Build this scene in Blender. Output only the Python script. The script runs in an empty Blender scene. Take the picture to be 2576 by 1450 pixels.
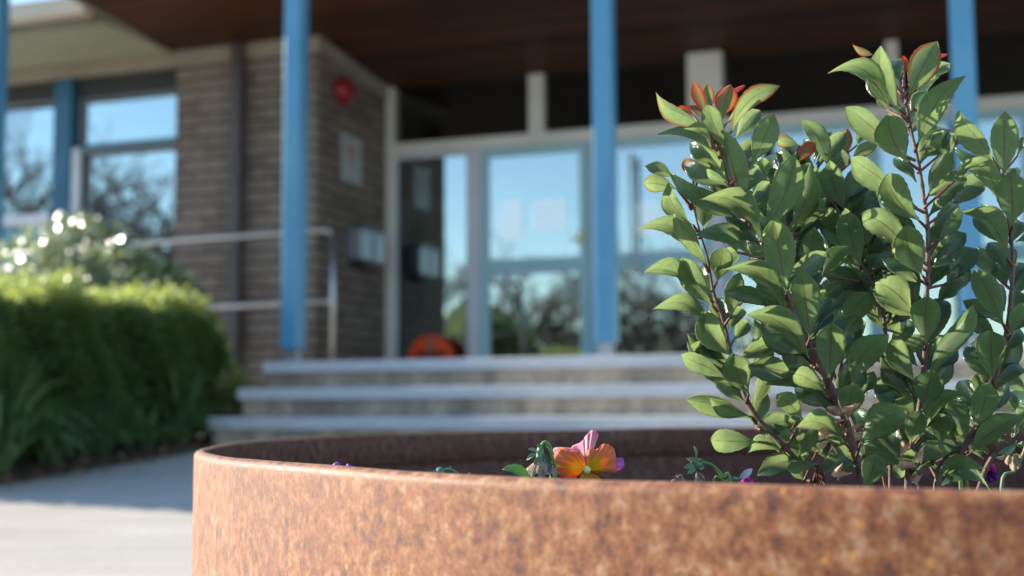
import bpy, bmesh, math, random
from mathutils import Vector, Matrix
random.seed(7)
R = math.radians
scene = bpy.context.scene
COL = scene.collection

# ------------------------------------------------------------------ camera
PITCH, ROLL = math.atan(300/3200.0), R(.3)
fw = Vector((0, math.cos(PITCH), math.sin(PITCH)))
up0 = Vector((0, -math.sin(PITCH), math.cos(PITCH)))
rt0 = Vector((1, 0, 0))
rt = rt0*math.cos(ROLL) - up0*math.sin(ROLL)
upv = up0*math.cos(ROLL) + rt0*math.sin(ROLL)
cam_d = bpy.data.cameras.new("camera"); cam = bpy.data.objects.new("camera", cam_d)
COL.objects.link(cam); scene.camera = cam
m = Matrix((rt, upv, -fw)).transposed().to_4x4(); cam.matrix_world = m
cam_d.sensor_width = 36; cam_d.lens = 3200/2576*36
cam_d.clip_start = .02; cam_d.clip_end = 2000
cam_d.dof.use_dof = True; cam_d.dof.focus_distance = 1.10; cam_d.dof.aperture_fstop = 4.5
cam_d.dof.aperture_blades = 0

# ------------------------------------------------------------------ light
SUN_EL, SUN_BEHIND = 20.0, 19.0          # sun stands to the left of the picture, a little beyond it
w = bpy.data.worlds.new("World"); scene.world = w; w.use_nodes = True
nt = w.node_tree; bg = nt.nodes['Background']
sky = nt.nodes.new('ShaderNodeTexSky'); sky.sky_type = 'NISHITA'; sky.sun_disc = False
sd = Vector((-math.cos(R(SUN_BEHIND)), math.sin(R(SUN_BEHIND)), 0))
sky.sun_elevation = R(SUN_EL); sky.sun_rotation = math.atan2(sd.x, sd.y)
sky.air_density = 1.0; sky.dust_density = .15; sky.ozone_density = 2.0
nt.links.new(sky.outputs[0], bg.inputs[0]); bg.inputs[1].default_value = .135
sl = bpy.data.lights.new("sun", 'SUN'); sl.energy = 5.0; sl.angle = R(.53); sl.color = (1, .9, .76)
so = bpy.data.objects.new("sun", sl); COL.objects.link(so)
sunv = Vector((sd.x*math.cos(R(SUN_EL)), sd.y*math.cos(R(SUN_EL)), math.sin(R(SUN_EL))))
so.rotation_euler = sunv.to_track_quat('Z', 'Y').to_euler()
scene.view_settings.view_transform = 'Standard'; scene.view_settings.look = 'None'
scene.view_settings.exposure = 1.3; scene.view_settings.gamma = 1
scene.render.engine = 'CYCLES'
scene.cycles.max_bounces = 8; scene.cycles.transparent_max_bounces = 8
scene.cycles.sample_clamp_indirect = 8
scene.cycles.use_denoising = True

# ------------------------------------------------------------------ survey helpers (a photo point seen at a real distance)
def ray(px, py):
    return fw*1.0 + rt*((px-1288)/3200.0) - upv*((py-725)/3200.0)
def at(px, py, Y):
    d = ray(px, py); return d*(Y/d.y)
TH = R(-19)
U = Vector((math.cos(TH), math.sin(TH), 0)); V = Vector((-math.sin(TH), math.cos(TH), 0))
P0 = at(790, 1027, 9.9); P0.z = 0
def onb(px, py, b):                       # facade frame: a along the front, b into the building, z up
    d = ray(px, py); t = ((P0 + V*b).dot(V))/d.dot(V); q = d*t - P0
    return q.dot(U), q.z
def ona(px, py, a):
    d = ray(px, py); t = ((P0 + U*a).dot(U))/d.dot(U); q = d*t - P0
    return q.dot(V), q.z
def fa(a, b, z): return P0 + U*a + V*b + Vector((0, 0, z))

# ------------------------------------------------------------------ material helpers
MATS = {}
def mat(name, col=(.5, .5, .5), rough=.6, metal=0, spec=.5, coat=0):
    if name in MATS: return MATS[name]
    M = bpy.data.materials.new(name); M.use_nodes = True
    b = M.node_tree.nodes['Principled BSDF']
    b.inputs['Base Color'].default_value = (*col, 1); b.inputs['Roughness'].default_value = rough
    b.inputs['Metallic'].default_value = metal; b.inputs['Specular IOR Level'].default_value = spec
    b.inputs['Coat Weight'].default_value = coat
    MATS[name] = M; return M
class NT:
    def __init__(s, M): s.t = M.node_tree; s.n = s.t.nodes; s.b = s.n['Principled BSDF']
    def new(s, k, **kw):
        x = s.n.new(k)
        for a, v in kw.items(): setattr(x, a, v)
        return x
    def ln(s, a, b): s.t.links.new(a, b)
    def coord(s, kind='Object', scale=(1, 1, 1)):
        c = s.new('ShaderNodeTexCoord'); mp = s.new('ShaderNodeMapping'); mp.inputs['Scale'].default_value = scale
        s.ln(c.outputs[kind], mp.inputs[0]); return mp.outputs[0]
    def noise(s, vec, scale, detail=4, rough=.6):
        x = s.new('ShaderNodeTexNoise'); x.inputs['Scale'].default_value = scale
        x.inputs['Detail'].default_value = detail; x.inputs['Roughness'].default_value = rough
        s.ln(vec, x.inputs['Vector']); return x.outputs['Fac']
    def ramp(s, fac, stops, interp='LINEAR'):
        r = s.new('ShaderNodeValToRGB'); r.color_ramp.interpolation = interp
        e = r.color_ramp.elements
        while len(e) < len(stops): e.new(.5)
        for i, (p, c) in enumerate(stops):
            e[i].position = p; e[i].color = (*c, 1) if len(c) == 3 else c
        s.ln(fac, r.inputs[0]); return r.outputs[0]
    def mix(s, f, a, b, mode='MIX'):
        x = s.new('ShaderNodeMix'); x.data_type = 'RGBA'; x.blend_type = mode
        for i, v in ((0, f), (6, a), (7, b)):
            if isinstance(v, (int, float)): x.inputs[i].default_value = v
            elif isinstance(v, tuple): x.inputs[i].default_value = (*v, 1)
            else: s.ln(v, x.inputs[i])
        return x.outputs[2]
    def math(s, op, a, b=0.0, c=None):
        x = s.new('ShaderNodeMath'); x.operation = op
        for i, v in enumerate((a, b) if c is None else (a, b, c)):
            if isinstance(v, (int, float)): x.inputs[i].default_value = v
            else: s.ln(v, x.inputs[i])
        return x.outputs[0]
    def bump(s, h, strength=.3, dist=.01):
        x = s.new('ShaderNodeBump'); x.inputs['Strength'].default_value = strength; x.inputs['Distance'].default_value = dist
        s.ln(h, x.inputs['Height']); s.ln(x.outputs[0], s.b.inputs['Normal'])

def noisy(name, c1, c2, scale=8, rough=.7, bump=.0, bd=.003, lo=.35, hi=.65, spec=.4, stretch=(1, 1, 1)):
    if name in MATS: return MATS[name]
    M = mat(name, c1, rough, spec=spec); N = NT(M); v = N.coord('Object', stretch)
    f = N.noise(v, scale, 6, .65); N.ln(N.ramp(f, [(lo, c1), (hi, c2)]), N.b.inputs['Base Color'])
    if bump: N.bump(N.noise(v, scale*6, 4), bump, bd)
    return M

def m_rust():
    M = mat('rust', rough=.55, spec=.5); N = NT(M)
    v = N.coord('Object', (1, 1, .85))
    f1 = N.noise(v, 95, 6, .66); f2 = N.noise(v, 330, 3, .7); f3 = N.noise(N.coord('Object', (1, 1, .8)), 6, 3)
    base = N.ramp(f1, [(.34, (.072, .022, .009)), (.45, (.19, .057, .016)), (.55, (.26, .107, .037)), (.68, (.355, .222, .140))])
    sp = N.ramp(f2, [(.34, (.50, .40, .36)), (.5, (1, 1, 1)), (.66, (1.25, 1.15, 1.05))])
    c = N.mix(.8, base, sp, 'MULTIPLY')
    big = N.ramp(f3, [(.36, (.66, .52, .46)), (.60, (1.0, 1.0, 1.0))])
    c = N.mix(.85, c, big, 'MULTIPLY')
    vo = N.new('ShaderNodeTexVoronoi'); vo.inputs['Scale'].default_value = 60; N.ln(v, vo.inputs['Vector'])
    spot = N.ramp(vo.outputs['Distance'], [(.05, (1, 1, 1)), (.16, (0, 0, 0))])
    pick = N.ramp(N.noise(v, 9, 2), [(.52, (0, 0, 0)), (.6, (1, 1, 1))])
    msk = N.math('MULTIPLY', spot, pick)
    c = N.mix(msk, c, (.50, .22, .035))
    N.ln(c, N.b.inputs['Base Color'])
    N.ln(N.ramp(f1, [(.3, (.52,)*3), (.7, (.75,)*3)]), N.b.inputs['Roughness'])
    N.b.inputs['Sheen Weight'].default_value = .10; N.b.inputs['Sheen Roughness'].default_value = .5; N.b.inputs['Sheen Tint'].default_value = (1, .82, .74, 1)
    N.bump(f2, .16, .001)
    return M
def m_rust_in():
    M = mat('rust_inside', rough=.7, spec=.3); N = NT(M)
    v = N.coord('Object', (1, 1, .75)); f1 = N.noise(v, 85, 5, .7)
    c = N.ramp(f1, [(.36, (.060, .028, .021)), (.52, (.135, .060, .043)), (.66, (.24, .12, .085))])
    f2 = N.noise(N.coord('Object', (1, 1, 1)), 5, 3)
    c = N.mix(N.ramp(f2, [(.45, (0, 0, 0)), (.7, (.7, .7, .7))]), c, (.12, .045, .028))
    N.ln(c, N.b.inputs['Base Color']); N.bump(f1, .4, .0015)
    return M
def m_brick():
    M = mat('brown_brick', rough=.85, spec=.25); N = NT(M)
    c = N.new('ShaderNodeTexCoord')
    b = N.new('ShaderNodeTexBrick'); b.offset = .5; b.squash = 1
    b.inputs['Scale'].default_value = 1; b.inputs['Brick Width'].default_value = .265; b.inputs['Row Height'].default_value = .0965
    b.inputs['Mortar Size'].default_value = .009; b.inputs['Mortar Smooth'].default_value = .3; b.inputs['Bias'].default_value = -.1
    b.inputs['Color1'].default_value = (.235, .20, .175, 1); b.inputs['Color2'].default_value = (.150, .122, .106, 1)
    N.ln(c.outputs['UV'], b.inputs['Vector'])
    sx = N.new('ShaderNodeSeparateXYZ'); N.ln(c.outputs['UV'], sx.inputs[0])
    hz_ = N.math('GREATER_THAN', N.math('ABSOLUTE', N.math('SUBTRACT', N.math('FRACT', N.math('MULTIPLY', sx.outputs[1], 1/.0965)), .5)), .5-.009/.0965)
    N.ln(N.mix(hz_, (.31, .265, .22), (.024, .021, .023)), b.inputs['Mortar'])  # bed joints dark: shadow of the raked mortar painted in; perpends stay pale
    n = N.noise(c.outputs['UV'], 7, 5); n2 = N.noise(c.outputs['UV'], 60, 4)
    x = N.mix(.5, b.outputs['Color'], N.ramp(n, [(.3, (.75, .72, .70)), (.7, (1.25, 1.2, 1.12))]), 'MULTIPLY')
    x = N.mix(.35, x, N.ramp(n2, [(.35, (.6, .6, .6)), (.65, (1.3, 1.3, 1.3))]), 'MULTIPLY')
    N.ln(x, N.b.inputs['Base Color'])
    N.bump(N.math('SUBTRACT', N.math('MULTIPLY', n2, .25), b.outputs['Fac']), .2, .004)
    return M
def m_timber():
    M = mat('stained_timber', rough=.6, spec=.3); N = NT(M)
    v = N.coord('Object', (.5, 9, 9)); f = N.noise(v, 6, 6, .7)
    c = N.ramp(f, [(.3, (.030, .010, .004)), (.5, (.070, .022, .0075)), (.7, (.12, .042, .014))])
    cc = N.new('ShaderNodeTexCoord'); sx = N.new('ShaderNodeSeparateXYZ'); N.ln(cc.outputs['Object'], sx.inputs[0])
    fr = N.math('FRACT', N.math('MULTIPLY', sx.outputs['Y'], 1/.13))
    g = N.ramp(fr, [(.0, (.15, .15, .15)), (.05, (1, 1, 1)), (.95, (1, 1, 1)), (1, (.15, .15, .15))])
    wn = N.new('ShaderNodeTexWhiteNoise'); wn.noise_dimensions = '1D'
    N.ln(N.math('FLOOR', N.math('MULTIPLY', sx.outputs['Y'], 1/.13)), wn.inputs['W'])
    tone = N.ramp(wn.outputs[0], [(0, (.6, .6, .6)), (1, (1.35, 1.3, 1.2))])
    N.ln(N.mix(1, N.mix(1, c, tone, 'MULTIPLY'), g, 'MULTIPLY'), N.b.inputs['Base Color'])
    return M
def m_glass(name='window_glass', refl=.36):
    M = mat(name); N = NT(M); n = N.n; n.remove(N.b)
    gl = N.new('ShaderNodeBsdfGlossy'); gl.inputs['Roughness'].default_value = .012; gl.inputs['Color'].default_value = (.80, .92, .93, 1)
    nb_ = N.new('ShaderNodeBump'); nb_.inputs['Strength'].default_value = .25; nb_.inputs['Distance'].default_value = .004
    N.ln(N.noise(N.coord('Object'), 1.7, 2), nb_.inputs['Height']); N.ln(nb_.outputs[0], gl.inputs['Normal'])
    tr = N.new('ShaderNodeBsdfTransparent'); tr.inputs['Color'].default_value = (.86, .92, .92, 1)
    mx = N.new('ShaderNodeMixShader'); fr = N.new('ShaderNodeFresnel'); fr.inputs['IOR'].default_value = 1.5
    f = N.math('ADD', N.math('MULTIPLY', fr.outputs[0], 1.0), refl); f.node.use_clamp = True
    N.ln(f, mx.inputs[0]); N.ln(tr.outputs[0], mx.inputs[1]); N.ln(gl.outputs[0], mx.inputs[2])
    N.ln(mx.outputs[0], n['Material Output'].inputs[0])
    return M
def m_leafy(name, c1, c2, trans=(.5, .7, .12), tw=.35, rough=.35, spec=.5, vary=True):
    M = mat(name, c1, rough, spec=spec); N = NT(M)
    at_ = N.new('ShaderNodeAttribute'); at_.attribute_name = 'tint'
    sp = N.new('ShaderNodeSeparateColor'); N.ln(at_.outputs['Color'], sp.inputs[0])
    N.ln(N.mix(sp.outputs[1], c1, c2), N.b.inputs['Base Color'])
    t = N.new('ShaderNodeBsdfTranslucent'); t.inputs['Color'].default_value = (*trans, 1)
    mx = N.new('ShaderNodeMixShader'); mx.inputs[0].default_value = tw
    N.ln(N.b.outputs[0], mx.inputs[1]); N.ln(t.outputs[0], mx.inputs[2]); N.ln(mx.outputs[0], N.n['Material Output'].inputs[0])
    return M
def m_blade(name, top):
    """Broad leaf with drawn veins: midrib, margin and red flush come from the leaf's own u,v."""
    M = mat(name, rough=.17 if top else .42, spec=.5 if top else .3); N = NT(M)
    uv = N.new('ShaderNodeTexCoord'); sx = N.new('ShaderNodeSeparateXYZ'); N.ln(uv.outputs['UV'], sx.inputs[0])
    u = N.math('ABSOLUTE', N.math('SUBTRACT', N.math('MULTIPLY', sx.outputs[0], 2), 1))
    v = sx.outputs[1]
    at_ = N.new('ShaderNodeAttribute'); at_.attribute_name = 'tint'
    sp = N.new('ShaderNodeSeparateColor'); N.ln(at_.outputs['Color'], sp.inputs[0]); red, var, rnd = sp.outputs
    if top: base = N.mix(var, (.005, .026, .024), (.016, .056, .036))
    else: base = N.mix(var, (.042, .098, .045), (.145, .225, .098))
    # secondary veins sweep forward from the midrib
    ph = N.math('SUBTRACT', N.math('MULTIPLY', v, 9.0), N.math('MULTIPLY', u, 2.2))
    ve = N.math('ABSOLUTE', N.math('SUBTRACT', N.math('FRACT', ph), .5))
    vein = N.ramp(ve, [(.0, (1, 1, 1)), (.06, (0, 0, 0))])
    vo = N.new('ShaderNodeTexVoronoi'); vo.feature = 'DISTANCE_TO_EDGE'; vo.inputs['Scale'].default_value = 1
    cmb = N.new('ShaderNodeCombineXYZ'); N.ln(N.math('MULTIPLY', sx.outputs[0], 13), cmb.inputs[0]); N.ln(N.math('MULTIPLY', v, 26), cmb.inputs[1]); N.ln(N.math('MULTIPLY', rnd, 50), cmb.inputs[2])
    N.ln(cmb.outputs[0], vo.inputs['Vector'])
    net = N.ramp(vo.outputs['Distance'], [(.0, (1, 1, 1)), (.09, (0, 0, 0))])
    vm = N.math('MULTIPLY', N.math('MAXIMUM', vein, N.math('MULTIPLY', net, .6)), .33 if top else .22)
    base = N.mix(vm, base, (.12, .22, .10) if top else (.10, .17, .05))
    nz = N.noise(cmb.outputs[0], .35, 3)
    base = N.mix(.5, base, N.ramp(nz, [(.3, (.8, .84, .8)), (.7, (1.2, 1.15, 1.1))]), 'MULTIPLY')
    k1 = N.math('ADD', N.math('MULTIPLY', N.math('POWER', u, 2.0), .55), N.math('ADD', N.math('MULTIPLY', nz, .5), N.math('MULTIPLY', v, .25)))
    rm = N.math('MULTIPLY', N.math('SUBTRACT', N.math('ADD', k1, N.math('MULTIPLY', red, 1.12)), 1.06), 1.7); rm.node.use_clamp = True
    base = N.mix(rm, base, (.36, .028, .03) if top else (.50, .075, .055))
    sv = N.new('ShaderNodeTexVoronoi'); sv.inputs['Scale'].default_value = .35; N.ln(cmb.outputs[0], sv.inputs['Vector'])
    base = N.mix(N.math('MULTIPLY', N.ramp(sv.outputs['Distance'], [(.05, (1,)*3), (.10, (0,)*3)]), .7), base, (.09, .035, .015))
    # midrib and margin
    wd = N.math('MULTIPLY', N.math('SUBTRACT', 1.2, v), .062 if not top else .05)
    mid = N.math('LESS_THAN', u, wd)
    base = N.mix(N.math('MULTIPLY', mid, .6 if not top else .4), base, (.30, .055, .05) if not top else (.13, .19, .09))
    edge = N.math('GREATER_THAN', u, .945)
    base = N.mix(N.math('MULTIPLY', edge, .6), base, (.20, .045, .035))
    N.ln(base, N.b.inputs['Base Color'])
    x = N.new('ShaderNodeBump'); x.inputs['Strength'].default_value = .35; x.inputs['Distance'].default_value = .0006
    N.ln(N.math('SUBTRACT', 0, vm), x.inputs['Height']); N.ln(x.outputs[0], N.b.inputs['Normal'])
    t = N.new('ShaderNodeBsdfTranslucent')
    tc = N.mix(rm, (.86, 1.0, .62), (1, .28, .10))
    tc = N.mix(N.math('MULTIPLY', mid, .45), tc, (.42, .10, .08)); tc = N.mix(N.math('MULTIPLY', vm, .9), tc, (.45, .6, .2))
    tc = N.mix(.45, tc, N.ramp(nz, [(.3, (.7, .75, .7)), (.7, (1.1, 1.1, 1.1))]), 'MULTIPLY')
    N.ln(tc, t.inputs['Color'])
    mx = N.new('ShaderNodeMixShader'); mx.inputs[0].default_value = .36 if top else .54
    N.ln(N.b.outputs[0], mx.inputs[1]); N.ln(t.outputs[0], mx.inputs[2]); N.ln(mx.outputs[0], N.n['Material Output'].inputs[0])
    return M
def m_concrete(name, c1, c2, s=3, pebble=0):
    M = mat(name, c1, .85, spec=.25); N = NT(M); v = N.coord('Object')
    a = N.ramp(N.noise(v, s, 6, .7), [(.3, c1), (.7, c2)])
    g = N.noise(v, 90, 3)
    a = N.mix(.5, a, N.ramp(g, [(.35, (.72, .72, .72)), (.65, (1.2, 1.2, 1.2))]), 'MULTIPLY')
    if pebble:
        vo = N.new('ShaderNodeTexVoronoi'); vo.inputs['Scale'].default_value = 85; N.ln(v, vo.inputs['Vector'])
        pc = N.ramp(vo.outputs['Color'], [(.1, (.16, .15, .15)), (.4, (.38, .31, .23)), (.7, (.5, .45, .38)), (.95, (.25, .2, .17))])
        a = N.mix(pebble, a, pc)
        st = N.ramp(N.noise(N.coord('Object', (3.2, 3.2, .5)), 1.6, 4), [(.38, (.42, .42, .44)), (.6, (1.1, 1.08, 1.02))])
        a = N.mix(.75, a, st, 'MULTIPLY')
    N.ln(a, N.b.inputs['Base Color']); N.bump(g, .5, .003)
    return M

RUST, RUSTI, BRICK, TIMBER, GLASS = m_rust(), m_rust_in(), m_brick(), m_timber(), m_glass()
GLASSD = m_glass('clerestory_glass', .02)
BLUE = noisy('blue_paint', (.070, .255, .42), (.100, .30, .46), 2.2, .28, .08, .001, spec=.5)
TEAL = noisy('pale_blue_paint', (.36, .60, .68), (.40, .64, .72), 3, .35)
CREAM = noisy('cream_paint', (.70, .69, .66), (.78, .77, .74), 2, .45)
TRIM = noisy('trim_paint', (.27, .24, .19), (.33, .30, .24), 2, .6)
LILAC = noisy('pale_metal_paint', (.62, .65, .74), (.70, .73, .82), 2, .4)
SOFF = noisy('soffit_paint', (.37, .38, .27), (.42, .43, .31), 1.5, .6)
PIPE = noisy('downpipe_paint', (.062, .052, .055), (.085, .072, .075), 3, .4)
STEEL = mat('stainless', (.55, .55, .54), .38, 1)
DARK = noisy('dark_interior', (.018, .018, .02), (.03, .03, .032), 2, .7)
def m_gloss_paper():
    M = mat('sky_gloss_paper', (.86, .87, .88), .5); N = NT(M)  # mirror gloss added to brighten the sheets with reflected sky
    gl = N.new('ShaderNodeBsdfGlossy'); gl.inputs['Roughness'].default_value = .12
    mx = N.new('ShaderNodeMixShader'); mx.inputs[0].default_value = .62
    N.ln(N.b.outputs[0], mx.inputs[1]); N.ln(gl.outputs[0], mx.inputs[2]); N.ln(mx.outputs[0], N.n['Material Output'].inputs[0]); return M
WHITE = m_gloss_paper()
PAPER = noisy('paper', (.75, .77, .80), (.82, .83, .85), 5, .6)

# ------------------------------------------------------------------ mesh helpers
def link(name, bm, m_, parent=None, smooth=False):
    me = bpy.data.meshes.new(name); bm.normal_update(); bm.to_mesh(me); bm.free()
    for x in (m_ if isinstance(m_, (list, tuple)) else [m_]): me.materials.append(x)
    if smooth:
        for p in me.polygons: p.use_smooth = True
    o = bpy.data.objects.new(name, me); COL.objects.link(o)
    if parent: o.parent = parent
    return o
def empty(name, loc=(0, 0, 0), rz=0):
    o = bpy.data.objects.new(name, None); COL.objects.link(o); o.location = loc; o.rotation_euler = (0, 0, rz)
    o.empty_display_size = .1; return o
def tag(o, label=None, cat=None, group=None, kind=None):
    for k, v in (('label', label), ('category', cat), ('group', group), ('kind', kind)):
        if v: o[k] = v
    return o
def box(bm, lo, hi, uvs=True):
    x0, y0, z0 = lo; x1, y1, z1 = hi
    if x1 < x0: x0, x1 = x1, x0
    if y1 < y0: y0, y1 = y1, y0
    if z1 < z0: z0, z1 = z1, z0
    vs = [bm.verts.new(p) for p in ((x0, y0, z0), (x1, y0, z0), (x1, y1, z0), (x0, y1, z0), (x0, y0, z1), (x1, y0, z1), (x1, y1, z1), (x0, y1, z1))]
    L = bm.loops.layers.uv.verify()
    for q in ((0, 3, 2, 1), (4, 5, 6, 7), (0, 1, 5, 4), (1, 2, 6, 5), (2, 3, 7, 6), (3, 0, 4, 7)):
        f = bm.faces.new([vs[i] for i in q]); f.normal_update(); n = f.normal
        for l in f.loops:
            c = l.vert.co
            l[L].uv = (c.x, c.z) if abs(n.y) > .5 else ((c.y, c.z) if abs(n.x) > .5 else (c.x, c.y))
def reuv(o):
    L = o.data.uv_layers[0].data
    for p in o.data.polygons:
        n = p.normal
        for li in p.loop_indices:
            c = o.data.vertices[o.data.loops[li].vertex_index].co
            L[li].uv = (c.x, c.z) if abs(n.y) > .5 else ((c.y, c.z) if abs(n.x) > .5 else (c.x, c.y))
def boxo(name, lo, hi, m_, parent=None, bev=0, seg=2):
    bm = bmesh.new(); box(bm, lo, hi); o = link(name, bm, m_, parent)
    if bev:
        b = o.modifiers.new('bevel', 'BEVEL'); b.width = bev; b.segments = seg; b.limit_method = 'ANGLE'
        for p in o.data.polygons: p.use_smooth = True
        o.modifiers.new('wn', 'WEIGHTED_NORMAL')
    return o
def tube(bm, pts, rad, seg=8, cap=True, mi=0):
    pts = [Vector(p) for p in pts]; rs = rad if isinstance(rad, (list, tuple)) else [rad]*len(pts)
    rings = []; prev = None
    for i, p in enumerate(pts):
        t = (pts[min(i+1, len(pts)-1)] - pts[max(i-1, 0)])
        if t.length < 1e-9: t = Vector((0, 0, 1))
        t.normalize()
        if prev is None: a = t.orthogonal().normalized()
        else:
            a = prev - t*prev.dot(t); a = a.normalized() if a.length > 1e-6 else t.orthogonal().normalized()
        prev = a; b = t.cross(a)
        rings.append([bm.verts.new(p + (a*math.cos(2*math.pi*k/seg) + b*math.sin(2*math.pi*k/seg))*rs[i]) for k in range(seg)])
    for i in range(len(rings)-1):
        for k in range(seg):
            f = bm.faces.new((rings[i][k], rings[i][(k+1) % seg], rings[i+1][(k+1) % seg], rings[i+1][k])); f.material_index = mi; f.smooth = bool(mi)
    if cap and seg > 2:
        bm.faces.new(rings[0][::-1]).material_index = mi; bm.faces.new(rings[-1]).material_index = mi
def smooth_path(pts, n=4):
    pts = [Vector(p) for p in pts]; out = []
    for i in range(len(pts)-1):
        p0 = pts[max(i-1, 0)]; p1 = pts[i]; p2 = pts[i+1]; p3 = pts[min(i+2, len(pts)-1)]
        for k in range(n):
            t = k/n
            out.append(.5*((2*p1) + (p2-p0)*t + (2*p0-5*p1+4*p2-p3)*t*t + (3*p1-p0-3*p2+p3)*t**3))
    out.append(pts[-1]); return out
def lathe(bm, prof, seg=64, c=(0, 0, 0)):
    rings = [[bm.verts.new((c[0]+r*math.cos(2*math.pi*k/seg), c[1]+r*math.sin(2*math.pi*k/seg), c[2]+z)) for k in range(seg)] for r, z in prof]
    for i in range(len(rings)-1):
        for k in range(seg): bm.faces.new((rings[i][k], rings[i][(k+1) % seg], rings[i+1][(k+1) % seg], rings[i+1][k]))
    return rings

# ================================================================== ground
ZB = -.215                                # ground level at the foot of the steps
def gz(y): return min(-.70 + .07*y, ZB) if y > -3 else -.91
def m_path():
    M = mat('path_concrete', rough=.9, spec=.2); N = NT(M); v = N.coord('Object')
    a = N.ramp(N.noise(v, 1.3, 6, .7), [(.3, (.48, .445, .39)), (.7, (.56, .525, .47))])
    g = N.noise(v, 120, 3); h = N.noise(N.coord('Object', (.6, 4, 1)), 2.2, 4)
    a = N.mix(.6, a, N.ramp(g, [(.35, (.72, .72, .72)), (.65, (1.22, 1.2, 1.18))]), 'MULTIPLY')
    a = N.mix(.5, a, N.ramp(h, [(.4, (.82, .81, .8)), (.62, (1.1, 1.1, 1.1))]), 'MULTIPLY')
    N.ln(a, N.b.inputs['Base Color']); N.bump(g, .5, .002); return M
bm = bmesh.new()
ys = [-90, -40, -12, -3.0001, 0, 1, 2, 3, 4, 5, 6, 6.93, 7.2, 12, 30, 90, 300]; xs = [-300, -60, -20, -8, -4, -2, 0, 2, 4, 8, 20, 60, 300]
g = [[bm.verts.new((x, y, gz(y))) for x in xs] for y in ys]
for i in range(len(ys)-1):
    for j in range(len(xs)-1): bm.faces.new((g[i][j], g[i][j+1], g[i+1][j+1], g[i+1][j]))
tag(link('ground', bm, m_path()), kind='structure')
# expansion joint lines across the paving are grooves in the sheet's own pattern; mulch bed beside the path:
def bed_pt(px, py):                       # photo point on the sloping ground
    d = ray(px, py); lo, hi = .5, 30
    for _ in range(60):
        mid = (lo+hi)/2; p = d*(mid/d.y)
        if p.z > gz(mid): lo = mid
        else: hi = mid
    return d*(lo/d.y)
e0, e1 = bed_pt(0, 1222), bed_pt(487, 1138)
ed = (e1-e0).normalized(); ed.z = 0; ed.normalize(); en = Vector((-ed.y, ed.x, 0))   # en points left/away from the path
E0 = e0 - ed*((e0.y-5.1)/ed.y); E1 = e1 + ed*.55
bm = bmesh.new(); nn = 30; rows = []
for i in range(nn+1):
    p = E0.lerp(E1, i/nn); row = []
    for k, (off, h) in enumerate(((0, .004), (.06, .03), (.3, .05), (.9, .06), (3.2, .07))):
        q = p + en*(off + (random.uniform(-.02, .02) if k < 2 else 0)); row.append(bm.verts.new((q.x, q.y, gz(q.y)+h+random.uniform(0, .01)*(k > 0))))
    rows.append(row)
for i in range(nn):
    for k in range(4): bm.faces.new((rows[i][k], rows[i+1][k], rows[i+1][k+1], rows[i][k+1]))
tag(link('mulch_bed', bm, noisy('mulch', (.035, .022, .016), (.10, .065, .045), 30, .95, .8, .02)), kind='structure')

# ================================================================== the building
LZ = .27                                   # landing level
B = empty('brick_building', P0, TH)
tag(B, 'brown brick building with glazed blue-framed entrance under a timber-lined canopy', 'building')
SZ = 2.95                                  # soffit level
DB = 1.32                                  # depth of the glazed entrance wall behind the brick front
CF = -2.45                                 # front edge of the canopy
def bp(name, lo, hi, m_, bev=0, parent=B): return boxo(name, lo, hi, m_, parent, bev)
# brick front with window opening, and brick return
aw1 = onb(441, 400, 0)[0]; aL = -9.0
ztop = SZ - .13
zs = onb(300, 640, 0)[1] - .1
bp('brick_wall', (aw1, 0, -.3), (0, .24, ztop), BRICK)
bp('brick_wall', (aL, 0, -.3), (aw1-.002, .24, zs), BRICK)
o = bp('brick_wall', (-.24, .242, -.3), (0, DB-.001, ztop), BRICK)
for v in o.data.vertices:
    if v.co.z > 1: v.co.z -= .074*max(0, v.co.y)
reuv(o)
bp('wall_trim', (aL, -.03, ztop+.001), (.03, .2, SZ-.001), TRIM, .004)
o = bp('wall_trim', (-.2, .202, ztop+.001), (.03, DB-.002, SZ-.001), TRIM, .004)
for v in o.data.vertices: v.co.z -= .074*max(0, v.co.y)
# left windows
def window(a0, a1, z0, z1, fm, b=.05, fw_=.05, transoms=(), name='window', fd=.07):
    bm = bmesh.new()
    box(bm, (a0, b, z0), (a0+fw_, b+fd, z1)); box(bm, (a1-fw_, b, z0), (a1, b+fd, z1))
    box(bm, (a0+fw_+.0005, b, z0), (a1-fw_-.0005, b+fd, z0+fw_)); box(bm, (a0+fw_+.0005, b, z1-fw_), (a1-fw_-.0005, b+fd, z1))
    for zt in transoms: box(bm, (a0+fw_+.0005, b-.004, zt-.022), (a1-fw_-.0005, b+fd, zt+.022))
    f = link(name, bm, fm, B)
    bm = bmesh.new(); zz = [z0+fw_] + [t for t in transoms] + [z1-fw_]
    for i in range(len(zz)-1):
        box(bm, (a0+fw_-.01, b+fd*.55, zz[i]+(.02 if i else -.01)), (a1-fw_+.01, b+fd*.55+.006, zz[i+1]-(.02 if i < len(zz)-2 else -.01)))
    link('pane', bm, GLASS, f)
    return f
am0, am1 = onb(137, 400, 0)[0], onb(180, 400, 0)[0]
zt = onb(320, 372, .05)[1]
zh = onb(320, 237, .05)[1]
EAVE_REFL = noisy('eave_reflection_strip', (.022, .026, .027), (.032, .036, .036), 2, .55)  # dark strip: the eave's reflection in the glass, painted as a solid box
bp('eave_reflection_strip', (am1+.034, .03, zh), (aw1-.004, .2, ztop-.012), EAVE_REFL)
window(am1+.03, aw1-.004, zs, zh-.002, noisy('sash_grey', (.16, .19, .22), (.2, .23, .26), 2, .4), fw_=.016, transoms=(zt,))
bp('sash_stile', (am1+.002, -.004, zs), (am1+.074, .046, zt+.02), LILAC, .004)
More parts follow.
